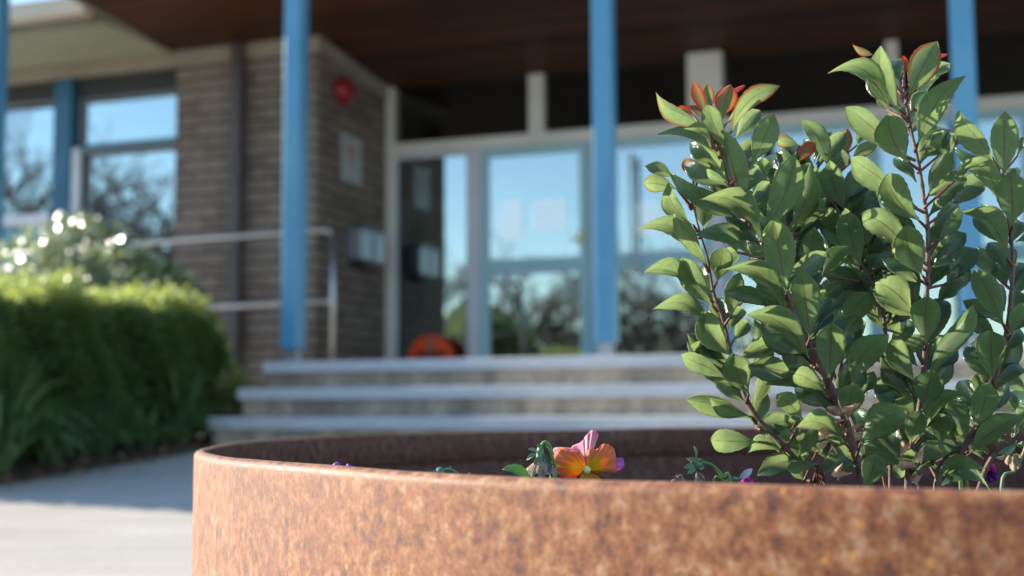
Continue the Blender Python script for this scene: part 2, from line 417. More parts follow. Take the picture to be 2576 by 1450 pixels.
bp('sash_rail', (am1+.076, -.002, zt-.03), (aw1-.006, .044, zt+.0), noisy('sash_grey', (.2, .2, .2), (.2, .2, .2)), .003)
bp('window_transom', (am1+.076, .0, zt+.003), (aw1-.006, .045, zt+.045), noisy('teal_dark', (.02, .11, .16), (.025, .13, .19), 3, .4))
bp('window_post', (am0, -.03, -.3), (am1, .2, ztop-.002), noisy('window_blue', (.025, .115, .21), (.035, .14, .25), 3, .35), .006)
a0L = onb(-420, 400, 0)[0]
zsL = onb(60, 545, .05)[1]
zhL = onb(60, 258, .05)[1]
bp('eave_reflection_strip', (a0L, .03, zhL), (am0-.004, .2, ztop-.012), EAVE_REFL)
window(a0L, am0-.002, zsL, zhL-.002, noisy('sash_grey', (.2, .2, .2), (.2, .2, .2)), fw_=.02)
bp('window_sill', (a0L, -.05, zsL-.09), (am0-.004, .2, zsL-.002), LILAC, .005)
bp('blue_panel', (a0L, .03, zs+.002), (am0-.004, .2, zsL-.092), BLUE)
bp('brick_wall', (aL, 0, zs+.002), (a0L-.002, .24, ztop), BRICK)
# soffit of the left wing, gutter, roof above
ac, _ = onb(437, 132, 0)
bp('eave_soffit', (aL, -.95, SZ), (ac-.05, .22, SZ+.03), SOFF)
o = bp('eave_trim', (ac-.048, CF, SZ-.025), (ac, -.032, SZ+.12), TRIM, .004)
for v in o.data.vertices: v.co.z -= .074*v.co.y
bp('fascia', (aL, -.98, SZ-.035), (ac-.05, -.952, SZ+.10), noisy('fascia', (.16, .14, .10), (.2, .17, .13), 3, .6))
bm = bmesh.new()
prof = [(-.99, SZ+.02), (-1.07, SZ+.02), (-1.10, SZ+.05), (-1.10, SZ+.13), (-1.115, SZ+.14), (-1.115, SZ+.15), (-1.09, SZ+.15), (-1.09, SZ+.055), (-1.065, SZ+.032), (-.99, SZ+.032)]
L0 = [bm.verts.new((aL, y, z)) for y, z in prof]; L1 = [bm.verts.new((ac-.06, y, z)) for y, z in prof]
for i in range(len(prof)): j = (i+1) % len(prof); bm.faces.new((L0[i], L0[j], L1[j], L1[i]))
bm.faces.new(L0); bm.faces.new(L1[::-1])
link('gutter', bm, noisy('gutter_paint', (.50, .46, .38), (.56, .52, .43), 3, .45), B)
bm = bmesh.new()
for v in ((aL, -.97, SZ+.16), (ac-.06, -.97, SZ+.16), (ac-.06, 6, SZ+.55), (aL, 6, SZ+.55)): bm.verts.new(v)
bm.verts.ensure_lookup_table(); bm.faces.new(bm.verts)
r_ = bmesh.ops.extrude_face_region(bm, geom=bm.faces[:]); bmesh.ops.translate(bm, verts=[v for v in r_['geom'] if isinstance(v, bmesh.types.BMVert)], vec=(0, 0, -.05))
link('roof', bm, noisy('roof_metal', (.3, .3, .3), (.36, .36, .35), 2, .5), B)
# canopy
SL = .074                                  # the canopy falls gently towards the building
def shear(o):
    for v in o.data.vertices: v.co.z -= SL*v.co.y
shear(bp('timber_soffit', (ac+.002, CF+.06, SZ+.0), (7.5, 7.4, SZ+.03), TIMBER))
shear(bp('canopy_roof', (ac+.002, CF+.05, SZ+.034), (7.5, 7.4, SZ+.16), noisy('canopy_roof', (.3, .3, .3), (.36, .36, .35), 2, .5)))
shear(bp('canopy_fascia', (ac+.002, CF, SZ-.02), (7.5, CF+.048, SZ+.2), CREAM, .004))
# downpipe on the brick front
a, _ = onb(596, 400, -.06)
bm = bmesh.new(); box(bm, (a-.05, -.11, -.25), (a+.05, -.012, SZ-.005))
o = link('downpipe', bm, PIPE, B); o.modifiers.new('b', 'BEVEL').width = .012
for zz in (.6, 1.9): boxo('pipe_bracket', (a-.075, -.085, zz), (a+.075, -.002, zz+.03), PIPE, o)
# glazed entrance wall
hb0 = onb(1236, 374, DB)[1]; hb1 = onb(1236, 344, DB)[1]
def A(px, b=DB): return onb(px, 600, b)[0]
bp('frame_post', (.004, DB-.03, LZ), (A(990), DB+.12, SZ-.002-.074*(DB+.1)), CREAM, .004)
AR = 7.4
bp('door_header', (A(990)+.002, DB-.02, hb0), (AR, DB+.10, hb1), CREAM, .004)
bp('frame_post', (A(1332), DB-.012, hb1+.001), (A(1370), DB+.09, SZ-.002-.074*(DB+.1)), CREAM, .004)
bp('column', (A(1745), DB-.16, hb1+.001), (A(1832), DB-.022, SZ-.002-.074*DB), CREAM, .004)
bp('frame_post', (A(2242), DB-.012, hb1+.001), (A(2275), DB+.09, SZ-.002-.074*(DB+.1)), CREAM, .004)
cuts = [(A(992), A(1331)), (A(1371), A(1790)), (A(1795), A(2241)), (A(2276), AR)]
for c0, c1 in cuts:
    bm = bmesh.new(); box(bm, (c0+.002, DB+.03, hb1+.002), (c1-.002, DB+.036, SZ-.002-.074*(DB+.1))); link('clerestory_pane', bm, GLASSD, B)
def leaf(px0, px1, name, fm, stile=.06, rail=None, top=.06, bot=.08, parent=B):
    a0, a1 = A(px0)+.002, A(px1)-.002; z0, z1 = LZ+.01, hb0-.004
    bm = bmesh.new(); b0, b1 = DB+.01, DB+.06
    box(bm, (a0, b0, z0), (a0+stile, b1, z1)); box(bm, (a1-stile, b0, z0), (a1, b1, z1))
    box(bm, (a0+stile+.0005, b0, z1-top), (a1-stile-.0005, b1, z1)); box(bm, (a0+stile+.0005, b0, z0), (a1-stile-.0005, b1, z0+bot))
    zr = None
    if rail: zr = onb((px0+px1)/2, rail, DB)[1]; box(bm, (a0+stile+.0005, b0-.003, zr-.065), (a1-stile-.0005, b1, zr+.065))
    f = link(name, bm, fm, parent)
    bm = bmesh.new()
    if rail:
        box(bm, (a0+stile-.01, DB+.03, z0+bot-.01), (a1-stile+.01, DB+.036, zr-.06)); box(bm, (a0+stile-.01, DB+.03, zr+.06), (a1-stile+.01, DB+.036, z1-top+.01))
    else: box(bm, (a0+stile-.01, DB+.03, z0+bot-.01), (a1-stile+.01, DB+.036, z1-top+.01))
    link('pane', bm, GLASS, f); return f
leaf(990, 1178, 'side_window', LILAC, stile=.02, top=.03, bot=.03)
bp('door_jamb', (A(1178), DB-.012, LZ), (A(1207), DB+.09, hb0-.001), LILAC, .003)
d1 = leaf(1207, 1480, 'door', TEAL, stile=.075, rail=668, top=.07, bot=.10)
d2 = leaf(1482, 1790, 'door', TEAL, stile=.075, rail=652, top=.07, bot=.10)
bp('door_jamb', (A(1790), DB-.012, LZ), (A(1826), DB+.09, hb0-.001), LILAC, .003)
leaf(1828, 2200, 'side_window', TEAL, stile=.06, rail=640)
leaf(2202, 2600, 'side_window', TEAL, stile=.06, rail=640)
leaf(2602, 3000, 'side_window', TEAL, stile=.06, rail=640)
def lock(px, py, par):
    a, z = onb(px, py, DB)
    bm = bmesh.new(); box(bm, (a-.022, DB-.006, z-.075), (a+.022, DB+.008, z+.075)); tube(bm, [(a, DB-.006, z-.01), (a, DB-.045, z-.01), (a-.09, DB-.05, z-.012)], .009, 8)
    link('door_lock', bm, noisy('brass', (.62, .55, .33), (.7, .62, .4), 9, .3), par)
lock(1462, 598, d1)
a, z0 = onb(1592, 610, DB-.08); _, z1 = onb(1592, 385, DB-.08)
bm = bmesh.new(); tube(bm, [(a, DB-.08, z0-.25), (a, DB-.08, z1)], .018, 12)
for zz in (z0-.15, z1-.1): tube(bm, [(a, DB-.08, zz), (a, DB+.012, zz)], .012, 8)
link('pull_handle', bm, mat('satin_steel', (.75, .78, .8), .5, .2), d2, True)
# interior shell seen dimly through the glass
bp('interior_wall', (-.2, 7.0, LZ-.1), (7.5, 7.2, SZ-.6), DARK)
bp('interior_wall', (-.3, DB+.12, LZ-.1), (-.02, 7.0, SZ-.56), noisy('inside_plaster', (.10, .11, .10), (.13, .135, .125), 2, .7))
bp('interior_floor', (-.2, DB+.001, LZ-.06), (7.5, 7.0, LZ-.004), noisy('inside_floor', (.08, .075, .07), (.12, .11, .1), 2, .4))
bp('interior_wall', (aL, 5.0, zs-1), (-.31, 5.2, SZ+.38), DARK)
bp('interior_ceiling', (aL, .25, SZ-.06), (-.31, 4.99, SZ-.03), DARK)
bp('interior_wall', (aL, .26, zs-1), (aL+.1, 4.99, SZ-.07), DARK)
bp('side_wall', (7.5, CF, -.3), (7.7, 7.2, SZ+.1), BRICK)
bp('interior_column', (A(988, DB+.35), DB+.35, LZ), (A(1046, DB+.35), DB+.5, hb0), noisy('slate_panel', (.035, .055, .075), (.045, .065, .085), 2, .5))
bp('interior_panel', (A(1052, DB+.9), DB+.9, LZ), (A(1120, DB+.9), DB+.95, onb(1090, 415, DB+.9)[1]), noisy('sand_wall', (.34, .33, .25), (.4, .38, .29), 2, .7))
bp('interior_notice', (A(985, DB+.33), DB+.325, onb(1000, 620, DB+.33)[1]), (A(1024, DB+.33), DB+.33, onb(1000, 505, DB+.33)[1]), noisy('grey_notice', (.30, .32, .42), (.36, .38, .48), 4, .6))
bp('interior_notice', (A(990, DB+.33), DB+.315, onb(1000, 522, DB+.33)[1]), (A(1014, DB+.33), DB+.32, onb(1000, 492, DB+.33)[1]), noisy('red_notice', (.5, .07, .05), (.6, .1, .07), 4, .6))
# blue canopy posts
zp = .06
def post(px, Yd_b=-2.12):
    a = onb(px, 600, Yd_b)[0]; h = .059
    p = bp('post', (a-h, Yd_b-h, LZ+.075), (a+h, Yd_b+h, SZ-.003), BLUE, .018)
    p.modifiers['bevel'].segments = 4
    boxo('post_shoe', (a-.035, Yd_b-.035, LZ), (a+.035, Yd_b+.035, LZ+.074), mat('galv', (.4, .42, .44), .4, .8), p)
    for zz in (.02,):
        bm = bmesh.new(); box(bm, (a-.06, Yd_b-.06, LZ-.001+.002), (a+.06, Yd_b+.06, LZ+.012)); link('base_plate', bm, MATS['galv'], p)
    return a
pa = [post(x) for x in (740, 1524, 2440)]
sp_ = pa[1]-pa[0]
for aa in (onb(-26, 600, -2.12)[0],):
    h = .059; p = bp('post', (aa-h, -2.12-h, -.2), (aa+h, -2.12+h, SZ+.1), BLUE, .012)

# ================================================================== steps and landing
TB = -2.34                                 # front edge of the landing
TRD = m_concrete('tread_concrete', (.50, .51, .52), (.60, .61, .62), 2)
RIS = m_concrete('riser_aggregate', (.44, .355, .25), (.57, .47, .34), 3, .65)
S = empty('concrete_steps', P0, TH)
tag(S, 'three wide concrete steps with pale nosings rising to the glazed entrance', 'steps')
ends = (A(664, TB), A(602, TB-.3), A(529, TB-.6))
AE = 7.5
for i, ae in enumerate(ends):
    zt_ = LZ - .158*i; fb = TB - .3*i; bk = DB+.0 if i == 0 else fb+.32
    o = boxo('tread', (ae, fb, zt_-.065), (AE, bk, zt_), TRD, S, .006)
    boxo('riser', (ae+.02, fb+.03, zt_-.158-(.2 if i == 2 else 0)), (AE-.02, fb+.09 if i else fb+.12, zt_-.066), RIS, S)
bmz = boxo('landing_base', (ends[0]+.03, TB+.13, -.4), (AE-.03, DB-.001, LZ-.067), RIS, S)

# ================================================================== things on and by the walls
# handrail in front of the brick wall
hb = -.75
H = empty('handrail', P0, TH); tag(H, 'stainless steel two-rail handrail running along the brick wall to the landing', 'handrail')
a1_, zr1 = onb(840, 578, hb); _, zr2 = onb(840, 758, hb); a0_ = a1_-6.0; rr = .0175
def rail(zz, bend):
    bm = bmesh.new()
    pts = [(a0_, hb, zz-.10)] + [(a1_-.12, hb, zz)] + ([(a1_-.05, hb, zz-.005), (a1_-.012, hb, zz-.03)] if bend else [(a1_, hb, zz)])
    tube(bm, pts, rr*.9, 12); return bm
link('rail', rail(zr1, True), STEEL, H, True); link('rail', rail(zr2, False), STEEL, H, True)
for k, aa in enumerate((a1_, a1_-2.0, a1_-4.0)):
    bm = bmesh.new(); tube(bm, [(aa, hb, -.2 if k else LZ), (aa, hb, zr1-.02-.034*k)], rr, 14); link('rail_post', bm, STEEL, H, True)
bm = bmesh.new(); bmesh.ops.create_uvsphere(bm, u_segments=16, v_segments=8, radius=rr*1.45, matrix=Matrix.Translation((a1_, hb, zr2))); link('rail_joint', bm, STEEL, H, True)

def on_return(px, py): return ona(px, py, .0)
# fire bell
b_, z_ = on_return(852, 231)
bm = bmesh.new(); rings = lathe(bm, [(0.001, .11), (.03, .108), (.07, .09), (.10, .055), (.115, .02), (.118, .0)], 32)
o = link('alarm_bell', bm, noisy('bell_red', (.24, .010, .02), (.29, .014, .026), 4, .3), None, True)
o.matrix_world = Matrix.Translation(fa(.03, b_, z_)) @ Matrix.Rotation(TH, 4, 'Z') @ Matrix.Rotation(R(90), 4, 'Y')
bb = bmesh.new(); tube(bb, [(0, 0, -.03), (0, 0, .005)], .09, 24); link('mounting_box', bb, MATS['bell_red'], o)
tag(o, 'round red alarm bell mounted high on the brick return wall', 'bell')
# white sign with faded red print
b0, z1 = on_return(857, 333); b1, z0 = on_return(906, 470)
SG = empty('wall_sign', fa(.0, (b0+b1)/2, 0), TH); tag(SG, 'white metal sign with faded red print on the brick return wall', 'sign')
hw = (b1-b0)/2
boxo('sign_plate', (.004, -hw, z0), (.012, hw, z1), noisy('sign_white', (.38, .42, .42), (.46, .50, .50), 4, .5), SG, .002)
bm = bmesh.new()
for r_i, (zz, ww) in enumerate(((z1-.10, .62), (z1-.15, .5), (z1-.20, .26), (z1-.245, .22))):
    x = -hw*ww
    while x < hw*ww-.01:
        wd = random.uniform(.018, .04); box(bm, (.013, x, zz-.014), (.0145, min(x+wd, hw*ww), zz+.014)); x += wd+.012
    link('sign_print', bm, mat('print_red', (.38, .10, .10), .6), SG); bm = bmesh.new()
bm.free()
# grey letterbox / dispenser
b0, z1 = on_return(868, 578); b1, z0 = on_return(930, 668)
LB = empty('wall_box', fa(0, (b0+b1)/2, 0), TH); tag(LB, 'grey metal box fixed at hand height to the brick return wall', 'box')
hw = (b1-b0)/2
boxo('box_body', (.004, -hw*.95, z0), (.15, hw*.95, z1), mat('box_grey', (.33, .36, .42), .35, .6), LB, .01)
boxo('box_lid', (.004, -hw, z1+.002), (.165, hw, z1+.022), mat('box_grey'), LB, .006)
boxo('box_tray', (.02, -hw*.7, z0-.035), (.13, hw*.7, z0-.003), mat('box_dark', (.02, .02, .022), .5), LB, .005)
boxo('box_divider', (.151, -.012, z0+.02), (.156, .012, z1-.02), mat('box_dark'), LB)
# notices on the doors
def notice(px0, py0, px1, py1, lab, b=DB+.024, rows=6):
    a0, z1 = onb(px0, py0, b); a1, z0 = onb(px1, py1, b)
    e = empty('paper_notice', fa((a0+a1)/2, b, 0), TH); tag(e, lab, 'notice', 'paper notices taped to the entrance doors'); hw = (a1-a0)/2
    boxo('paper_sheet', (-hw, 0, z0), (hw, .0015, z1), WHITE, e)
    bm = bmesh.new(); random.seed(int(px0))
    for k in range(rows):
        zz = z1 - (z1-z0)*(k+1)/(rows+1); x = -hw*.78
        while x < hw*.7:
            wd = random.uniform(.012, .04); box(bm, (x, -.0012, zz-.003), (min(x+wd, hw*.78), -.0004, zz+.003)); x += wd+.009
        link('print_line', bm, mat('print_grey', (.25, .27, .3), .6), e); bm = bmesh.new()
    bm.free()
notice(1254, 508, 1312, 602, 'upright white paper notice on the left glass door')
notice(1338, 506, 1421, 574, 'wide white paper notice on the left glass door')
notice(1602, 512, 1660, 590, 'white paper notice taped to the right glass door beside the pull handle')
random.seed(11)
# orange safety marker behind the glass
OB = -.15
a0, _ = onb(1030, 860, DB+OB); a1, z1 = onb(1140, 842, DB+OB)
OC = empty('floor_sign', fa((a0+a1)/2, DB+OB, LZ), TH); tag(OC, 'round orange warning sign standing on the landing against the side window', 'sign')
ra = (a1-a0)/2; zc = z1-LZ-ra*.95
bm = bmesh.new()
pf = [(ra*math.cos(t), zc+ra*.95*math.sin(t)) for t in [math.pi*k/24 for k in range(25)]] + [(-ra*.92, .02), (ra*.92, .02)]
f0 = [bm.verts.new((x, -.015, z)) for x, z in pf]; f1 = [bm.verts.new((x, .015, z)) for x, z in pf]
bm.faces.new(f0[::-1]); bm.faces.new(f1)
for i in range(len(pf)): j = (i+1) % len(pf); bm.faces.new((f0[i], f0[j], f1[j], f1[i]))
link('sign_disc', bm, noisy('safety_orange', (.92, .075, .008), (.98, .10, .012), 5, .5), OC)
boxo('clip', (-.03, -.03, zc+ra*.25), (.03, -.016, zc+ra*.85), mat('clip_grey', (.35, .16, .12), .5), OC, .004)
bm = bmesh.new(); x = -ra*.62
while x < ra*.6:
    wd = random.uniform(.02, .034); box(bm, (x, -.021, zc-.01), (x+wd, -.0165, zc+.055+random.uniform(-.01, .01))); x += wd+.014
link('lettering', bm, mat('print_black', (.02, .01, .01), .6), OC)

# ================================================================== foliage helpers
def leaf_cloud(bm, pts_n, size, aspect=.45, bend=.25, nb=Vector((0, 0, .8)), tint=lambda p: (0, random.random(), random.random())):
    """many small pointed leaves (two quads folded at the midrib, real positions) at the given points"""
    L = bm.loops.layers.float_color.get('tint') or bm.loops.layers.float_color.new('tint')
    for p, nrm in pts_n:
        s = size*random.uniform(.7, 1.3)
        d = Vector((random.gauss(0, 1), random.gauss(0, 1), random.gauss(0, 1))) + (nrm*1.6 if nrm is not None else Vector())
        d.normalize(); n = Vector((random.gauss(0, 1), random.gauss(0, 1), random.gauss(0, 1))) + nb
        sd_ = d.cross(n)
        if sd_.length < .05: continue
        sd_.normalize(); n = sd_.cross(d).normalized(); w_ = s*aspect*.5
        v = [bm.verts.new(p), bm.verts.new(p+d*s*.45+sd_*w_+n*w_*bend), bm.verts.new(p+d*s*.95-n*s*.1), bm.verts.new(p+d*s*.45-sd_*w_+n*w_*bend), bm.verts.new(p+d*s*.5-n*w_*bend)]
        c = tint(p)
        for q in ((0, 1, 4), (1, 2, 4), (2, 3, 4), (3, 0, 4)):
            f = bm.faces.new([v[i] for i in q]); f.smooth = True
            for l in f.loops: l[L] = (*c, 1)
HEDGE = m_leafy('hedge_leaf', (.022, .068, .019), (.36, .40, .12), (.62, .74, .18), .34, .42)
GLOSS = m_leafy('glossy_leaf', (.08, .13, .06), (.17, .23, .10), (.6, .75, .3), .22, .30, 1.0)
gb = GLOSS.node_tree.nodes['Principled BSDF']; gb.inputs['Coat Weight'].default_value = 1; gb.inputs['Coat Roughness'].default_value = .19
BLADE = m_leafy('strap_leaf', (.016, .045, .022), (.24, .33, .14), (.4, .65, .12), .25, .35)
BARK = noisy('bark', (.07, .05, .04), (.13, .10, .08), 20, .9, .6, .01)
# hedge
htop = .50
def hedge_shape(s_, t_, zt):             # s along, t across (0 front..1 back), z 0..1
    p = E0 + (E1-E0)*s_ + en*(.20 + .75*t_)
    bump = .05*math.sin(s_*17)+.04*math.sin(s_*31+1)+.03*math.sin(s_*57+t_*9)
    base = gz(p.y)
    return Vector((p.x, p.y, base + (htop+.05*s_+bump*.6 - base)*zt)) + en*(-.05*math.sin(s_*23+zt*5)-.025*math.sin(s_*61+zt*13)) + en*(.06*max(0, s_-.86)/.14*(1-t_)) - en*(.04*math.sin(math.pi*min(1, max(0, zt))))
HD = empty('clipped_hedge', (E0.x, E0.y, gz(E0.y))); tag(HD, 'low clipped green hedge beside the path with sunlit yellow-green top', 'hedge')
HDm = Matrix.Translation(-Vector(HD.location))
random.seed(5); pts = []
LEN = (E1-E0).length
for _ in range(30000):
    s_ = random.uniform(-.02, 1.0); zt = random.random(); r1 = random.random()
    if r1 < .5: t_ = abs(random.gauss(0, .05)); nr = -en; zt = .12+.88*zt**.8
    elif r1 < .88: t_ = random.random(); zt = 1+random.gauss(0, .022); nr = Vector((0, 0, 1))
    elif r1 < .96: s_ = 1+random.gauss(0, .012); t_ = random.random(); nr = ed
    else: t_ = random.random(); nr = None; zt *= .9
    # rounded shoulders
    if t_ < .12: zt = min(zt, 1.02 - (.12-t_)*.9)
    if s_ > .90: zt = min(zt, 1.0 - ((s_-.90)/.1)**2*.38)
    pts.append((hedge_shape(s_, t_, zt) + Vector((random.gauss(0, .012),)*3), nr))
for _ in range(1700):                     # new shoots standing above the cut
    s_ = random.uniform(0, .97); t_ = random.random(); b0 = hedge_shape(s_, t_, .98); hh = random.uniform(.02, .10)*(1.0 if random.random() < .9 else 1.5)
    for k in range(5): pts.append((b0+Vector((random.gauss(0, .008), random.gauss(0, .008), hh*k/4)), Vector((0, 0, .8))))
bm = bmesh.new()
leaf_cloud(bm, pts, .038, .5, tint=lambda p: (0, min(1, max(0, random.random()*.18 + (p.z-.462-.05*(p.y-E0.y)/(E1.y-E0.y))*16)), 0))  # top leaves tinted paler: young growth plus backlight painted into the colour
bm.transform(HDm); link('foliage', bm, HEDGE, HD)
bm = bmesh.new()
for k in range(26):
    s_ = (k+.5)/26; b0 = hedge_shape(s_, .5, 0); 
    for j in range(4):
        q = hedge_shape(min(1, max(0, s_+random.uniform(-.03, .03))), random.uniform(.15, .85), .9)
        tube(bm, smooth_path([b0, b0.lerp(q, .5)+Vector((random.gauss(0, .02), random.gauss(0, .02), 0)), q], 3), [.012, .010, .009, .008, .007, .006, .004], 5)
bm.transform(HDm); link('stem', bm, BARK, HD)
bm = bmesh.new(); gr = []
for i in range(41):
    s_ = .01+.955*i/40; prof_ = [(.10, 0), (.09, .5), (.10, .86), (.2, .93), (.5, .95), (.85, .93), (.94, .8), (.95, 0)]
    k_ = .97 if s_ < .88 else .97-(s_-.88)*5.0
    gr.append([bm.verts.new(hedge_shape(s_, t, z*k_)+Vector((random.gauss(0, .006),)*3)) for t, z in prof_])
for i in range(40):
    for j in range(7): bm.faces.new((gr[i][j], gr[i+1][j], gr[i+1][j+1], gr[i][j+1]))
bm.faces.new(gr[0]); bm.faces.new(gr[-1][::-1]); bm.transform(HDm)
link('dark_core', bm, noisy('core_shade', (.008, .016, .007), (.02, .032, .012), 40, .9, .8, .02), HD)
# solid dark core, added to block daylight; inner shade is in its colour
# glossy bush behind the hedge
def bush(name, c, rx, ry, rz, n, size, matr, label, cat, tintf, seed, clumps=16, nb=Vector((0, 0, .8)), bend=.25):
    random.seed(seed); root = empty(name, (c[0], c[1], c[2]-rz*1.0)); tag(root, label, cat)
    cl = []
    for _ in range(clumps):
        d = Vector((random.gauss(0, 1), random.gauss(0, 1), random.gauss(0, 1))).normalized()
        cl.append((Vector((d.x*rx*.62, d.y*ry*.62, d.z*rz*.62+rz)), random.uniform(.32, .5)))
    pts = []
    for _ in range(n):
        k, r0 = random.choice(cl); d = Vector((random.gauss(0, 1), random.gauss(0, 1), random.gauss(0, 1))).normalized()
        rr_ = r0*random.uniform(.6, 1.05); p = k + Vector((d.x*rx*rr_, d.y*ry*rr_, d.z*rz*rr_))
        if p.z > 0: pts.append((p, d))
    bm = bmesh.new(); leaf_cloud(bm, pts, size, .5, bend, nb, tint=tintf); link('foliage', bm, matr, root)
    bm = bmesh.new()
    for k, r0 in cl:
        m_ = Vector((k.x*.3+random.gauss(0, .04), k.y*.3, k.z*.5)); tube(bm, smooth_path([Vector((random.gauss(0, .03), random.gauss(0, .03), -.15)), m_, k], 3), [.018, .016, .014, .012, .01, .008, .005], 5)
    link('branch', bm, BARK, root); return root
cb = at(230, 690, 7.9)
bush('glossy_bush', (cb.x-.04, cb.y, .60), .72, .5, .62, 7500, .062, GLOSS, 'rounded bush with glossy leaves catching the sun behind the left half of the hedge', 'bush', lambda p: (0, random.random(), 0), 3, 18, (sunv - cb.normalized())*2.6, .08)
cb = at(420, 750, 8.2)
bush('dark_bush', (cb.x-.08, cb.y, .46), .46, .42, .56, 3200, .055, m_leafy('dark_leaf', (.018, .05, .016), (.035, .09, .02), (.3, .5, .1), .15, .25), 'darker low bush against the brick wall behind the hedge end', 'bush', lambda p: (0, random.random(), 0), 4)
# strap-leaved plants
def strap_plant(loc, n, ln, label, seed, matr=BLADE, wd=.010, group='strap-leaved plants along the path edge', up=1.0):
    random.seed(seed); root = empty('strap_leaf_plant', loc); tag(root, label, 'plant', group)
    bm = bmesh.new(); L = bm.loops.layers.float_color.new('tint')
    for _ in range(n):
        az = random.uniform(0, 2*math.pi) if random.random() < .5 else random.gauss(-.9, .9); d = Vector((math.cos(az), math.sin(az), 0)); l = ln*random.uniform(.6, 1.15); sp = random.uniform(.25, .85)
        sdv = Vector((-d.y, d.x, 0)); prev = None; tt = random.random()**2.2; b0 = d*random.uniform(0, .05)
        for k in range(8):
            t = k/7; p = b0 + d*(l*sp*t**1.25) + Vector((0, 0, up*l*(t*(1.15-.2*sp) - sp*1.05*t**2.4)))
            ww = wd*math.sin(math.pi*min(1, (t*.92+.08)))**.6*.5
            cur = (bm.verts.new(p-sdv*ww+Vector((0, 0, ww*.5))), bm.verts.new(p), bm.verts.new(p+sdv*ww+Vector((0, 0, ww*.5))))
            if prev:
                for j in (0, 1):
                    f = bm.faces.new((prev[j], prev[j+1], cur[j+1], cur[j])); f.smooth = True
                    for lo in f.loops: lo[L] = (0, tt, 0, 1)
            prev = cur
    link('blades', bm, matr, root)
spots = [(25, 1212, .40, 'leftmost arching strap-leaved plant at the foot of the hedge'), (150, 1190, .30, 'strap-leaved plant second from the left at the foot of the hedge'),
         (275, 1166, .30, 'third strap-leaved plant from the left below the hedge'), (390, 1150, .27, 'small strap-leaved plant between the hedge and the path bend'),
         (480, 1136, .36, 'strap-leaved plant just left of the rusty planter rim'), (560, 1120, .42, 'tall strap-leaved plant beside the left end of the steps')]
for i, (px, py, ln, lab) in enumerate(spots):
    p = bed_pt(px, py) + en*.06; strap_plant((p.x, p.y, gz(p.y)+.02), (85 if i in (0, 1, 5) else 45), ln*(1.7 if i in (0, 5) else 1.35), lab, 20+i, wd=.016)
p = at(600, 950, 7.55); bush('leafy_sprig', (p.x, p.y, .06), .16, .16, .28, 420, .045, HEDGE, 'loose leafy shrub sprigs growing at the hedge end beside the steps', 'shrub', lambda p: (0, random.random(), 0), 9, 7)
p = at(2570, 1090, 5.9); strap_plant((p.x, p.y, gz(p.y)), 150, .62, 'sunlit yellow-green grassy clump right of the steps', 41, m_leafy('sunny_blade', (.22, .26, .07), (.36, .38, .13), (.6, .7, .15), .3, .45), .014, None)

random.seed(77); bm = bmesh.new(); pts = []
for _ in range(420):
    t = random.random(); p = E0.lerp(E1, t) + en*(random.gauss(.03, .07)); pts.append((Vector((p.x, p.y, gz(p.y)+.012+max(0, en.dot(p-E0))*.15)), None))
leaf_cloud(bm, pts, .035, .55, .4, Vector((0, 0, 4))); tag(link('leaf_litter', bm, noisy('litter', (.10, .06, .035), (.34, .22, .13), 25, .9)), kind='stuff')

# ================================================================== trees that the windows mirror (they stand behind and left of the camera)
def bare_tree(loc, h, label, seed, depth=6):
    random.seed(seed); root = empty('bare_tree', loc); tag(root, label, 'tree', 'bare trees reflected in the windows')
    tb = bmesh.new(); cb_ = bmesh.new()
    def grow(bm, p, d, l, r, lev):
        q = p + d*l*.5 + Vector((random.gauss(0, .05), random.gauss(0, .05), 0))*l; e = q + (d+Vector((random.gauss(0, .15), random.gauss(0, .15), .05))).normalized()*l*.5
        tube(bm, [p, q, e], [r, r*.85, r*.68], 6 if lev < 3 else 3, False)
        if lev >= depth: return
        for k in range(3 if lev else 5):
            a_ = random.uniform(0, 2*math.pi); dd = (d*random.uniform(.55, 1)+Vector((math.cos(a_), math.sin(a_), random.uniform(-.1, .5)))*random.uniform(.5, .9)).normalized()
            grow(cb_, e if k else q, dd, l*random.uniform(.62, .82), max(r*.6, .013), lev+1)
    grow(tb, Vector((0, 0, 0)), Vector((0, 0, 1)), h*.26, h*.022, 0)
    link('trunk', tb, BARK, root); link('crown', cb_, BARK, root)
def mirrored(px, b, dist):                # where the glass at this photo column looks to
    a_, _ = onb(px, 600, b); q = fa(a_, b, 0); d = q.normalized(); n = -V; rdir = d - n*(2*d.dot(n)); return q + rdir*dist
TL = [(300, 0, 17, 8.5, 'tall bare tree mirrored in the larger left window'), (40, 0, 18, 10, 'spreading bare tree mirrored in the far left window'), (1240, DB, 22, 6.5, 'bare tree mirrored low in the left glass door'),
      (1430, DB, 25, 6.5, 'bare tree mirrored beside the door lock'), (1640, DB, 22, 7, 'bare tree mirrored in the right glass door'), (1120, DB, 23, 7, 'bare tree mirrored in the side window'), (180, 0, 24, 8, 'bare tree mirrored behind the taller one at the left windows')]
for i, (px, b, di, h, lab) in enumerate(TL):
    q = mirrored(px, b, di); bare_tree((q.x, q.y, -.9), h, lab, 60+i, 5)
TWG = m_leafy('brown_leaf_shrub', (.018, .017, .012), (.085, .062, .040), (.25, .22, .1), .1, .5)
SL_ = [(250, 0, 21, 3.1, 'dark brownish shrub mirrored low in the left window'), (-20, 0, 22, 3.3, 'dark brownish shrub mirrored at the far left'), (1300, DB, 25, 2.0, 'dark brownish shrub mirrored in the lower door pane'),
       (1480, DB, 27, 2.1, 'brownish shrub mirrored behind the middle post'), (1660, DB, 25, 2.1, 'brownish shrub mirrored in the right door'), (1110, DB, 26, 2.1, 'brownish shrub mirrored in the side window'), (1900, DB, 26, 1.8, 'brownish shrub mirrored behind the potted shrub')]
